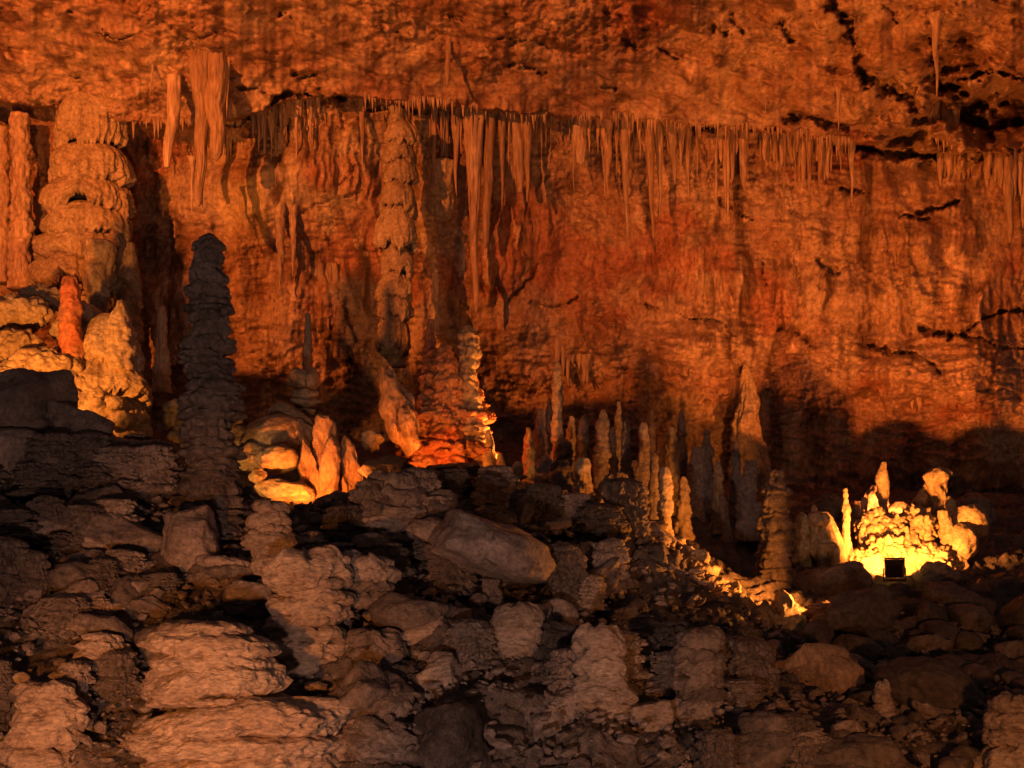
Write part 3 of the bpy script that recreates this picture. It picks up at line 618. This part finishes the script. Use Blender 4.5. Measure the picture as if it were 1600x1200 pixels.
# broken slabs
def slab(px0,py0,px1,py1,d,w0,w1,label,yaw=.3,thick=.16,parent=None):
    a=P(px0,py0,d); b=P(px1,py1,d); L=np.linalg.norm(b-a); ax=(b-a)/L; s=nxt()
    side=np.array([math.cos(yaw),-math.sin(yaw),0]); side-=ax*side.dot(ax); side/=np.linalg.norm(side); nr=np.cross(ax,side)
    u_,f_=ico(5); t=u_[:,2]*.5+.5; r_=np.interp(t,[0,.12,.5,.85,1],[.35*w0/max(w0,w1),w0/max(w0,w1),1,w1/max(w0,w1),.75*w1/max(w0,w1)])
    W=max(w0,w1)/2/F*d; e=np.sign(u_)*np.abs(u_)**.45
    jag=1+.24*fbm(np.stack([t*5+s,np.sign(e[:,0])*3,t*0],-1),4)
    X_=e[:,0]*W*r_*jag; Y_=e[:,1]*thick*(1+.9*fbm(np.stack([X_*3.4+s,t*L*1.6,t*0],-1),4)); Z_=(t+ .12*fbm(np.stack([X_*6+s,t*0,t*0+2],-1),3)*np.abs(u_[:,2])**3)*L
    v_=np.outer(X_,side)+np.outer(Y_,nr)+np.outer(Z_,ax)
    o_=link('slab',mesh('slab',v_,[],f_,'slab'),parent,a if parent is None else a-np.array(parent.location))
    if label: tag(o_,label,'slab')
    return o_
slab(491,815,477,690,26.0,36,20,'leftmost of the three bright orange slabs, short and pointed',-.3)
slab(520,800,505,645,26.2,46,42,'tallest of the three bright orange slabs, forked at the top',-.1)
slab(503,815,524,690,25.8,30,26,'orange splinter wedged against the tallest bright slab',.4)
slab(556,815,540,684,26.2,36,28,'rightmost of the three bright orange slabs, smooth and tapering',-.5)
slab(640,700,600,568,27.0,52,24,'leaning bright orange slab left of the red column',-.4,.25)
slab(650,700,630,635,26.6,26,26,'short dark-cored slab at the foot of the leaning orange slab',-.4,.15)
tag(boulder('boulder',578,690,27.6,34,30,'flow',4,9), 'small pink rock left of the leaning orange slab','boulder')
# red column
c = empty('tiered_column', P(705,760,28.6)); tag(c, 'squat red ragged column with a glowing right edge', 'column')
plated('trunk',704,548,770,28.9,138,[(0,1.15),(.3,1.0),(.6,.85),(.85,.62),(1,.4)],12,'redflow',.2,parent=c,rough=.16)
plated('spire',736,508,730,28.4,40,[(0,1.5),(.3,1.2),(.5,1.0),(.8,.75),(.93,.7),(1,.25)],16,'flow',.25,parent=c,lean=-6,rough=.2)
plated('spire',700,540,720,28.3,60,[(0,1.3),(.4,1.0),(.8,.7),(1,.35)],12,'redflow',.22,parent=c,rough=.2)
knobby('spire',672,500,640,29.2,26,[(0,1.3),(.5,1),(1,.4)],'redflow',.3,parent=c)
knobby('shoulder',765,672,745,28.0,22,[(0,1.4),(.5,1),(1,.3)],'flow',.3,parent=c,cell=.2)
knobby('shoulder',782,708,750,27.8,20,[(0,1.4),(.5,1),(1,.3)],'flow',.3,parent=c,cell=.2)
for (x,y,a,b,lab) in ((808,738,18,30,'small upright stone at the end of the glowing edge'),(800,748,44,16,'flat lit stone at the end of the glowing edge')): tag(boulder('boulder',x,y,27.4,a,b,'flow',3,8),lab,'boulder')
# ------------------------------------------------------------------ middle stalagmites
def sm(fn, label, *a, **k): return tag(fn('stalagmite', *a, **k), label, 'stalagmite')
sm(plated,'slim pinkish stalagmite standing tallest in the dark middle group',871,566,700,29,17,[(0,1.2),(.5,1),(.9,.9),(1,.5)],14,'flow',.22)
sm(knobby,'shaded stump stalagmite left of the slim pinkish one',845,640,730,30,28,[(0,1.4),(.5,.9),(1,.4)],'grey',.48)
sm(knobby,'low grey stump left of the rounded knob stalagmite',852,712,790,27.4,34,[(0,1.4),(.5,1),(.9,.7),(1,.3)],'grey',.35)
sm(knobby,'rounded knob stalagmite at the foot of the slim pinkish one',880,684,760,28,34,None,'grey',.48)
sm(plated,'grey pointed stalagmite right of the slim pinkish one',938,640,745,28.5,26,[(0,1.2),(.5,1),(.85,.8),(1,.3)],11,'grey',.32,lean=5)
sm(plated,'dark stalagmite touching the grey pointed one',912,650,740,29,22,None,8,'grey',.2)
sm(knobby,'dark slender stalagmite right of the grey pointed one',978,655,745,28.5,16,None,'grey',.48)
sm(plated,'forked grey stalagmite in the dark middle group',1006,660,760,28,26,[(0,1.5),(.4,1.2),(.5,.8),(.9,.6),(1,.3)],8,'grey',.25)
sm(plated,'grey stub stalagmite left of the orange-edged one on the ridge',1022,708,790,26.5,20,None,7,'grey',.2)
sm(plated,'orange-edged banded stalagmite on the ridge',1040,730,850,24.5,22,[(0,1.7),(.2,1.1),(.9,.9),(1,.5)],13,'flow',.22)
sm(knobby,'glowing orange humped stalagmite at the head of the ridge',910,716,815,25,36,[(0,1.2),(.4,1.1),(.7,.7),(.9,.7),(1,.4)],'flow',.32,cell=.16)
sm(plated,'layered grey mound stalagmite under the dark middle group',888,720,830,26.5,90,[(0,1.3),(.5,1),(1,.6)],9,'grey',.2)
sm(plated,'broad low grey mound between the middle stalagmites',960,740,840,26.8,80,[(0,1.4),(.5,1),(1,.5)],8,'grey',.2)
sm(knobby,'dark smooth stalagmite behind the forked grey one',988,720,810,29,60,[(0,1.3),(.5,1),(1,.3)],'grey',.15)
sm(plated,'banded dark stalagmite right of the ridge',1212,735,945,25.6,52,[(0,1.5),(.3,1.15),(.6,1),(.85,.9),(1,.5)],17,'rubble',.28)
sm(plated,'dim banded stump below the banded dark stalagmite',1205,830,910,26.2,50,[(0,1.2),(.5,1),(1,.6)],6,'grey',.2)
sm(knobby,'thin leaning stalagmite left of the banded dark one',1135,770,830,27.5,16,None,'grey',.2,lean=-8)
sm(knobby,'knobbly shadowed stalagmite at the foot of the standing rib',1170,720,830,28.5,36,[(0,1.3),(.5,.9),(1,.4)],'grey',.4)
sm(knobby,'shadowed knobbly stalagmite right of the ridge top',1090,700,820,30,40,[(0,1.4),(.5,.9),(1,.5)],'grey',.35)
mids = [(826,668,760,20,29.5,'k'),(858,622,720,15,30.5,'p'),(893,650,740,18,30,'k'),(955,668,760,22,29,'p'),(966,628,740,14,31,'k'),(1018,640,770,18,30,'p'),(1050,668,790,24,29.5,'k'),(1066,640,790,18,31,'p'),(1105,672,810,26,30,'p'),(1122,720,820,18,29,'k'),(1150,690,820,20,30.5,'p'),(1068,745,830,22,27.5,'k'),(990,762,840,24,26.5,'p'),(940,770,840,26,26,'k')]
for k,(x,t_,b_,w_,d_,ty) in enumerate(sorted(mids)):
    sm(plated if ty == 'p' else knobby, ORD[k]+' small stalagmite from the left in the dusk behind the ridge', x,t_,b_,d_,w_,[(0,1.7),(.25,1.1),(.5,.95),(.8,.8),(1,.3)],**({'layers':12,'mat':'grey','depth':.3} if ty == 'p' else {'mat':'flow','lump':.5}))
# ------------------------------------------------------------------ glowing group at right
c = empty('flowstone_mound', P(1400,905,28.2)); tag(c, 'glowing yellow knobbly mound behind the floodlight box', 'flowstone')
for (x,y,a,b,dd_) in ((1395,880,130,70,28.6),(1400,845,110,80,28.9),(1365,825,50,60,28.7),(1430,830,60,70,28.8),(1350,885,70,50,28.0),(1450,880,70,60,28.2),(1385,865,70,70,28.3)):
    lumpy('lobe',x,y,dd_,a,b,'flow',5,.19,.36,parent=c)
for (x,t_,b_,w_) in ((1370,795,850,22),(1397,803,850,20),(1424,806,860,22),(1447,798,890,26),(1385,815,860,18),(1352,808,860,20),(1412,818,870,20)):
    knobby('pinnacle',x,t_,b_,28.6,w_,None,'flow',.35,parent=c,cell=.12)
sm(plated,'thin bright stalagmite left of the glowing mound',1325,763,905,28.0,17,[(0,1.5),(.2,1.1),(.8,.75),(1,.4)],18,'flow',.3,lean=-4)
sm(knobby,'small forked stalagmite standing dark above the glowing mound',1380,722,830,29.6,22,[(0,1.0),(.35,.9),(.45,.5),(.6,.9),(.85,.9),(.92,.5),(1,.4)],'flow',.45,cell=.2)
sm(knobby,'mushroom-topped stalagmite right of the glowing mound',1470,730,850,29.4,34,[(0,1.5),(.3,1),(.6,.85),(.76,.8),(.85,1.2),(.92,1.2),(.97,.85),(1,.3)],'flow',.5,cell=.17,lean=-6)
sm(knobby,'short knobbed stalagmite left of the mushroom-topped one',1441,764,840,29.6,24,[(0,.8),(.6,.7),(.8,1.1),(1,.4)],'flow',.4,cell=.18)
sm(knobby,'round-headed stump between forked stalagmite and thin bright one',1350,777,840,29.4,13,[(0,.8),(.8,.7),(.92,1),(1,.4)],'flow',.3)
sm(knobby,'leaning ridge stalagmite right of the glowing mound',1492,798,890,28.4,30,[(0,1.4),(.5,1),(1,.5)],'flow',.35,cell=.15,lean=-18)
sm(knobby,'dim lumpy stalagmite at the right end of the glowing group',1485,775,880,29.0,26,None,'flow',.35,cell=.2)
tag(lumpy('boulder',1515,815,28.8,60,56,'flow',5,.6,.12), 'smooth rounded boulder at the right end of the glowing group', 'boulder')
tag(lumpy('boulder',1500,850,28.4,50,60,'flow',4,.5,.15), 'dim boulder under the smooth rounded one', 'boulder')
tag(boulder('boulder',1462,905,26.2,60,44,'grey',4,9), 'dark boulder just right of the floodlight box', 'boulder')
tag(boulder('boulder',1300,908,25.4,110,70,'grey',4,9), 'dark boulder left of the floodlight box', 'boulder')
for k,(x,t_,w_) in enumerate(((1292,770,60),(1335,782,56),(1368,758,44),(1405,784,60),(1440,778,50),(1478,786,60),(1520,770,66))):  # row added to block the right wall beam and roughen its lower edge
    sm(knobby,ORD[k]+' stalagmite from the left in the blocker row added behind the glowing mound',x,t_,850,33.4,w_,[(0,1.2),(.5,1),(.85,.8),(1,.2)],'grey',.35)
c = empty('flowstone_mound', P(1285,890,27.6)); tag(c, 'jellyfish-shaped fluted flowstone left of the glowing mound', 'flowstone')
tier('skirt',1284,800,872,28.0,52,'flow',c,flute=.35); knobby('stem',1290,850,905,27.7,30,[(0,.5),(.4,.8),(1,1.1)],'flow',.2,parent=c,cell=.2)
lumpy('crown',1278,812,27.6,36,24,'flow',4,.15,.35,parent=c); knobby('spike',1272,788,830,27.7,14,None,'flow',.4,parent=c,cell=.15)
tag(knobby('stalagmite',1252,800,870,27.8,26,None,'flow',.45,cell=.15), 'knobbly stalagmite at the left end of the glowing group','stalagmite')
tag(knobby('stalagmite',1306,850,890,27.4,15,None,'flow',.35,cell=.12), 'small stalagmite beside the jellyfish-shaped flowstone','stalagmite')
# ------------------------------------------------------------------ near plate stalagmites
def stack(label, d, layers, mat='pale', n=None, cat='stalagmite'):
    """each layer: px centre, py top, py bottom, width px"""
    d = DM(d); x0 = layers[-1][0]; c = empty('plate_stalagmite', P(x0, layers[-1][2], d)); tag(c, label, cat)
    rr_s = random.Random(int(x0))
    for (x,t0,b0,w_) in layers:
        s = nxt(); x += rr_s.uniform(-.05,.05)*w_; w_ *= rr_s.uniform(.93,1.08); H=(b0-t0)/F*d; R0=w_/2/F*d; nth=int(np.clip(w_*1.3,60,300)); n=int(np.clip((b0-t0)*.9,20,90))
        t,r = profile([(0,.5),(.05,.74),(.15,.93),(.35,1.02),(.6,1.0),(.8,.93),(.93,.78),(1,.5)],n); path=np.zeros((n,3)); path[:,2]=(t-.5)*H*1.0
        def fn(TH,T,s=s,R0=R0,H=H):
            cc=np.stack([np.cos(TH),np.sin(TH)],-1); z=(T*H)[...,None]
            gro=noise(np.concatenate([cc*.8+s,z*9/max(H,.1)*.35],-1)); knob=worley(np.concatenate([cc*R0*4.5,z*6.5+s],-1))
            return 1+.10*fbm(np.concatenate([cc*1.1+s,z*.6],-1),3)+.07*gro+.055*np.clip(noise(np.concatenate([cc*1.3+s,z*F/d/11],-1)),-1,.3)+.10*(.5-knob)*min(1,.6/R0)+.045*fbm(np.concatenate([cc*R0*7,z*8+s],-1),4)
        v_,q_,t_=ring_body(path,r*R0,nth,fn,squash=.8)
        a_=np.arctan2(v_[:,1],v_[:,0]); v_[:,2]+=v_[:,0]*rr_s.uniform(-.10,.10)+H*.3*fbm(np.stack([np.cos(a_)*1.2+s,np.sin(a_)*1.2,v_[:,2]*0],-1),3)
        v_=v_+.018*np.stack([fbm(v_*7+s,3),fbm(v_*7+s+31,3),1.3*fbm(v_*7+s+62,3)],-1)
        link('layer',mesh('layer',v_,q_,t_,mat),c,P(x,(t0+b0)/2,d)-np.array(c.location))
    return c
stack('big orange-lit plate stalagmite at the bottom left of the middle',10.6,[(318,972,1000,140),(330,990,1028,185),(328,1016,1050,175),(345,1040,1092,222),(352,1085,1105,230),(370,1098,1160,310),(372,1140,1180,345),(375,1165,1215,365),(380,1205,1260,380)])
stack('orange-lit plate stalagmite at the bottom left corner',9.8,[(72,1068,1096,92),(78,1088,1116,104),(70,1108,1146,112),(66,1136,1172,118),(60,1162,1200,128),(60,1192,1250,140)])
stack('tall plate stalagmite with a broad sloping cap behind the big orange-lit one',13.6,[(478,864,915,128),(484,900,925,122),(490,916,942,118),(480,934,965,120),(478,955,985,128),(486,976,1006,120),(478,998,1030,132),(482,1020,1060,126),(480,1050,1100,140),(485,1090,1140,150),(480,1130,1200,160)])
stack('pink banded plate stack above the broad sloping cap',16.5,[(425,785,806,58),(422,800,824,72),(424,818,836,66),(420,830,856,80),(426,848,872,70),(430,864,900,80)])
stack('pale layered stump with a flat top below the middle',13.4,[(808,946,988,80),(806,976,1010,78),(808,1000,1036,74),(806,1026,1060,76),(808,1050,1082,72)],'pale')
stack('pale ribbed stump stalagmite at the bottom middle',11.4,[(938,982,1020,78),(938,1010,1034,78),(936,1026,1060,86),(942,1050,1080,88),(938,1072,1102,96),(944,1094,1128,98),(942,1120,1152,96),(946,1144,1200,100)],'pale')
stack('dim layered stalagmite right of the pale ribbed stump',11.9,[(1092,985,1020,76),(1090,1010,1036,84),(1094,1028,1056,80),(1088,1048,1078,88),(1094,1068,1100,84),(1090,1090,1130,92),(1094,1120,1200,96)],'grey')
stack('layered pale stalagmite cut by the right edge',9.6,[(1590,1088,1120,80),(1600,1110,1140,120),(1590,1134,1166,100),(1604,1158,1230,140)])
stack('low wide stack of plates in the middle of the slope',19.5,[(612,740,775,80),(615,765,800,110),(610,790,815,120),(605,806,835,130),(615,826,856,128),(606,846,876,132),(610,866,900,136)],'grey')
stack('layered stack of plates left of the broad dark slab',14.6,[(570,868,896,90),(572,886,914,104),(566,904,930,96),(572,922,950,106)],'grey')
stack('dim layered mound right of the tall plate stalagmite',13.2,[(590,985,1014,84),(592,1004,1034,92),(586,1026,1054,90),(594,1046,1080,100)],'grey')
stack('ragged layered mound below the base of the tall dark stalagmite',16.8,[(350,870,890,96),(356,884,908,116),(348,900,926,110),(356,918,944,124)],'grey')
stack('small orange-tipped stalagmite at the lower right',12.5,[(1378,1066,1086,26),(1380,1080,1102,32),(1380,1096,1118,34),(1382,1110,1134,42),(1382,1126,1150,50),(1384,1144,1180,54)],'pale')
# ------------------------------------------------------------------ named boulders on the slope
NB = [(755,858,15.8,190,112,'grey',-.35,'broad pinkish slab boulder tilted down to the right in mid slope'),
 (685,800,20,90,60,'grey',.1,'grey boulder right of the low wide stack of plates'),(690,840,18,100,46,'grey',-.2,'flat boulder behind the broad pinkish slab'),
 (690,1062,12.2,62,92,'pale',.25,'pale hooked rock standing between the stumps'),(705,1160,9.6,130,110,'rubble',.0,'dark pyramid boulder at the bottom middle'),
 (1015,1118,11.2,66,60,'pale',.4,'pale angular rock right of the ribbed stump'),(305,850,17.5,96,104,'grey',.1,'pointed boulder at the foot of the tall dark stalagmite'),
 (205,845,18.5,180,64,'grey',-.25,'broad dark boulder with a pale lower face at left'),(65,850,18.8,150,90,'grey',.3,'grey angular boulder near the left edge'),
 (130,890,17,100,60,'grey',-.1,'low boulder below the grey angular one'),(120,945,14.6,80,60,'pale',.7,'pale split rock on the left slope'),(70,965,14.2,60,70,'grey',.9,'tilted rock left of the pale split one'),
 (215,920,15.8,110,44,'grey',.15,'long flat boulder at left of the plate stacks'),(160,985,13.3,80,50,'grey',-.3,'broken slab on the dark left slope'),
 (1272,1058,15.5,150,100,'slab',-.15,'large reddish rounded boulder at lower right'),(1185,1038,16.5,80,84,'slab',.3,'reddish cracked boulder left of the large rounded one'),
 (1300,1130,12.4,130,64,'rubble',.1,'reddish flat boulder below the large rounded one'),(1450,1085,13.5,150,90,'rubble',-.3,'dark arched boulder right of the orange-tipped stalagmite'),
 (1180,1170,10.2,170,80,'grey',.1,'pale-topped boulder on the bottom edge right of the layered stalagmite'),(1350,1190,9.6,190,70,'rubble',.0,'long dark boulder on the bottom edge at right'),
 (860,1130,11.4,130,90,'grey',.2,'rough boulder left of the ribbed stump'),(640,960,14.2,110,60,'grey',-.1,'pale-faced boulder in the middle of the slope'),
 (560,1090,11.0,110,100,'grey',.3,'rough boulder right of the big orange-lit stalagmite'),(590,1165,10.0,130,80,'grey',-.2,'rough boulder on the bottom edge beside the dark pyramid'),
 (40,635,22.6,150,110,'rubble',.2,'dark crest boulder silhouetted before the yellow flowstone at the left edge'),(125,680,22.4,130,90,'rubble',-.5,'dark crest boulder in front of the yellow flowstone'),
 (215,715,22.2,130,60,'rubble',-.1,'low dark crest boulder left of the tall dark stalagmite'),(10,720,21.5,140,90,'grey',.1,'grey boulder at the left edge below the crest'),(75,735,21,110,80,'grey',-.2,'pale grey boulder below the dark crest'),
 (615,735,24.8,100,40,'rubble',-.1,'dark boulder under the leaning orange slab'),(690,742,25.5,120,40,'rubble',.1,'dark boulder at the foot of the red column'),(810,776,24.8,80,50,'grey',-.2,'brown boulder below the end of the glowing edge'),
 (525,798,23.6,70,50,'grey',.3,'grey boulder below the orange slabs'),
 (1015,830,24.2,50,34,'flow',.2,'orange-lit rock at the foot of the banded stalagmite'),(1345,955,20.0,120,80,'rubble',.2,'dark boulder right of the lower end of the lit ridge'),(1000,850,23.0,120,60,'grey',-.4,'brown rough boulder left of the ridge')]
for (x,y,d_,a,b,mt,ro,lab) in NB: tag(boulder('boulder',x,y,d_,a,b,mt,5,11,rot=ro,rough=.08,strata=.02), lab, 'boulder')
# lit stones along the ridge
rr = random.Random(11)
RID = [(1055,862,22,16,24),(1072,874,18,14,23.8),(1062,885,14,12,23.8),(1090,890,26,20,23.4),(1100,905,30,30,23.2),(1085,920,40,24,23.0),(1118,928,26,20,22.8),(1130,940,22,18,22.6),(1145,935,20,16,22.7),(1150,952,20,14,22.4),(1122,948,20,12,22.3),(1165,965,24,22,22.0),(1185,972,30,22,21.8),(1192,985,26,16,21.6),(1226,972,28,38,21.6),(1216,986,32,22,21.4),(1240,990,26,18,21.3),(1250,1002,22,16,21.1),(1170,985,18,14,21.4),(1110,940,18,14,22.6)]
for k,(x,y,a,b,d_) in enumerate(RID):
    lab = {4:'tallest orange stone on the lit ridge',14:'bright yellow upright stone at the lower end of the lit ridge'}.get(k,ORD[sorted(range(len(RID)), key=lambda i: RID[i][0]).index(k)]+' orange-lit stone from the top of the sloping ridge')
    tag(boulder('ridge_stone',x,y-12,d_-.7,a*1.4,b*1.6,'flow',4,8,rot=rr.uniform(-.6,.6)), lab, 'stone', 'orange stones along the ridge')
# ------------------------------------------------------------------ loose rubble
BOXES = [(1035,845,1250,1000,30),(195,965,560,1200,10.6),(0,1065,130,1200,9.8),(410,860,550,1010,13.6),(385,785,465,870,16.5),(768,944,848,1085,13.4),(895,980,990,1190,11.4),(1048,985,1138,1150,11.9),(650,800,850,920,15.8),(640,1105,775,1200,9.6),(655,1015,720,1110,12.2),(270,360,390,900,23),(1200,1010,1345,1110,15.5),(975,1085,1050,1150,11.2),(440,640,600,800,30),(1360,1060,1400,1180,12.5)]
DMI = lambda d: 23-(23-d)/.55
protos = {}
for mt in ('grey','rubble','pale'):
    protos[mt] = [boulder('loose_boulder',800,600,DMI(20),193.1,193.1,mt,4,int(7+2*k),rough=.07,strata=.015 if k % 2 else .05).data for k in range(6)]
    protos[mt+'_s'] = [plated('layered_stump',800,600,736,DMI(20),180,[(0,1.25),(.3,1.05),(.8,.95),(.94,.8),(1,.3)],n_,mt,.3,rough=.2).data for n_ in (5,6,7,8)]
for ob in [o for o in col.objects if o.name.startswith(('loose_boulder','layered_stump'))]: bpy.data.objects.remove(ob)
LM = [(380,1085,'the big orange-lit plate stalagmite'),(65,1135,'the plate stalagmite in the bottom left corner'),(480,930,'the tall plate stalagmite with the sloping cap'),(425,830,'the pink banded plate stack'),
 (808,1015,'the flat-topped pale stump'),(940,1085,'the pale ribbed stump'),(1092,1070,'the dim layered stalagmite'),(755,858,'the broad pinkish slab boulder'),(705,1155,'the dark pyramid boulder'),(690,1062,'the pale hooked rock'),
 (330,760,'the base of the tall dark stalagmite'),(1272,1058,'the large reddish rounded boulder'),(1382,1115,'the small orange-tipped stalagmite'),(1398,885,'the floodlight box'),(515,740,'the bright orange slabs'),(710,720,'the red column'),
 (610,820,'the low wide stack of plates'),(205,845,'the broad dark boulder at left'),(120,945,'the pale split rock'),(65,850,'the grey angular boulder near the left edge'),(125,680,'the dark crest boulder'),(910,770,'the glowing humped stalagmite'),(1100,905,'the lit ridge'),(1590,1140,'the layered stalagmite at the right edge'),(1500,1000,'the dark hollow at right'),(850,940,'the middle of the slope'),(1205,870,'the dim banded stump')]
rr = random.Random(21); tries = 0; PLC = []
while len(PLC) < 300 and tries < 9000:
    tries += 1
    d_ = DM(8.8+14.2*rr.random()**1.05); px = rr.uniform(-30,1630); py = gpx(px, d_)
    if py > 1215 or py < 560 or (px > 1240 and d_ > 22.7 and rr.random() < .8): continue
    stump = rr.random() < .40 and px < 1300
    sz = rr.choice((.1,.13,.17,.22,.28,.38) if not stump else (.2,.26,.34,.42))*rr.uniform(.8,1.25)*(.62+.022*d_); r_px = sz*F/d_
    if any(b0-r_px*.6 < px < b2+r_px*.6 and b1-r_px*.4 < py-r_px*.3 < b3+r_px*.4 and d_ < DM(bd)+.3 for b0,b1,b2,b3,bd in BOXES): continue
    mt = rr.choices(('grey','rubble','pale'),(5,3,1.6))[0]
    if px > 1130: mt = 'rubble' if rr.random() < .6 else 'grey'
    p = P(px, py, d_)
    if stump:
        ob = link('layered_stump', rr.choice(protos[mt+'_s'])); k = sz*.95
        ob.location = (p[0], p[1], p[2]-.05); ob.scale = (k*rr.uniform(.9,1.4), k, k*rr.uniform(.8,1.7)); ob.rotation_euler = (rr.uniform(-.12,.05), rr.uniform(-.1,.1), rr.uniform(0,6.28)); what = 'layered stump'
    else:
        ob = link('loose_boulder', rr.choice(protos[mt])); sy = rr.uniform(.42,.95)
        ob.location = (p[0], p[1], p[2]+sz*.12); ob.scale = (sz*rr.uniform(.8,1.4), sz*rr.uniform(.7,1.2), sz*sy)
        ob.rotation_euler = (rr.uniform(-.5,.5), rr.uniform(-.7,.7), rr.uniform(0,6.28)); what = 'flat boulder' if sy < .58 else 'blocky boulder'
    PLC.append((ob, px, py, {'grey':'grey','rubble':'dark','pale':'pale'}[mt]+' '+what, 'layered stumps of the rubble slope' if stump else 'loose boulders of the rubble slope', 'stalagmite' if stump else 'boulder'))
bins = {}
for it in PLC:
    _, x, y, *_r = it; q = min(LM, key=lambda l: math.hypot(l[0]-x, l[1]-y)); dx, dy = x-q[0], y-q[1]
    side = ('right of' if dx > 0 else 'left of') if abs(dx) >= abs(dy) else ('below' if dy > 0 else 'above')
    bins.setdefault((q[2], side, it[3]), []).append((math.hypot(dx, dy), it))
for (nm, side, what), lst in bins.items():
    for k, (_, it) in enumerate(sorted(lst, key=lambda t: t[0])):
        tag(it[0], (what+' '+side+' '+nm) if len(lst) == 1 else ORD[k]+' nearest '+what+' '+side+' '+nm, it[5], it[4])

# ------------------------------------------------------------------ stone chips between the boulders: uncountable
rg = np.random.default_rng(3); bu, bf = ico(1); NS = 4200
dS = 23-(23-(8.6+14.6*rg.random(NS)))*.55; pxS = rg.uniform(-40, 1640, NS); xS = (pxS-CX)/F*dS; zS = ground(xS, dS)
szS = .025+.10*rg.random(NS)**2.5; V_ = []
shapes = []
for k in range(24):
    nr2 = rg.normal(size=(7, 3)); nr2 /= np.linalg.norm(nr2, axis=1)[:, None]; dt = np.maximum(bu@nr2.T, 1e-3)/rg.uniform(.4, .9, 7)
    shapes.append(bu*((np.sum(dt**30, 1)+1)**(-1/30))[:, None]*np.array([1.4, 1.1, .7]))
for k in range(NS):
    a = rg.uniform(0, 6.28); b = rg.uniform(-.7, .7); q = shapes[k % 24]*szS[k]
    q = np.stack([q[:, 0]*math.cos(b)-q[:, 2]*math.sin(b), q[:, 1], q[:, 0]*math.sin(b)+q[:, 2]*math.cos(b)], -1)
    q = np.stack([q[:, 0]*math.cos(a)-q[:, 1]*math.sin(a), q[:, 0]*math.sin(a)+q[:, 1]*math.cos(a), q[:, 2]], -1)
    V_.append(q+np.array([xS[k], dS[k], zS[k]+.10*rg.random()-.03]))
me = mesh('stone_chips', np.concatenate(V_), [], np.concatenate([bf+k*len(bu) for k in range(NS)]), 'grey'); me.polygons.foreach_set('use_smooth', np.zeros(len(me.polygons), bool))
ob = link('stone_chips', me); ob['kind'] = 'stuff'; ob['label'] = 'broken stone chips scattered over the rubble slope'; ob['category'] = 'debris'
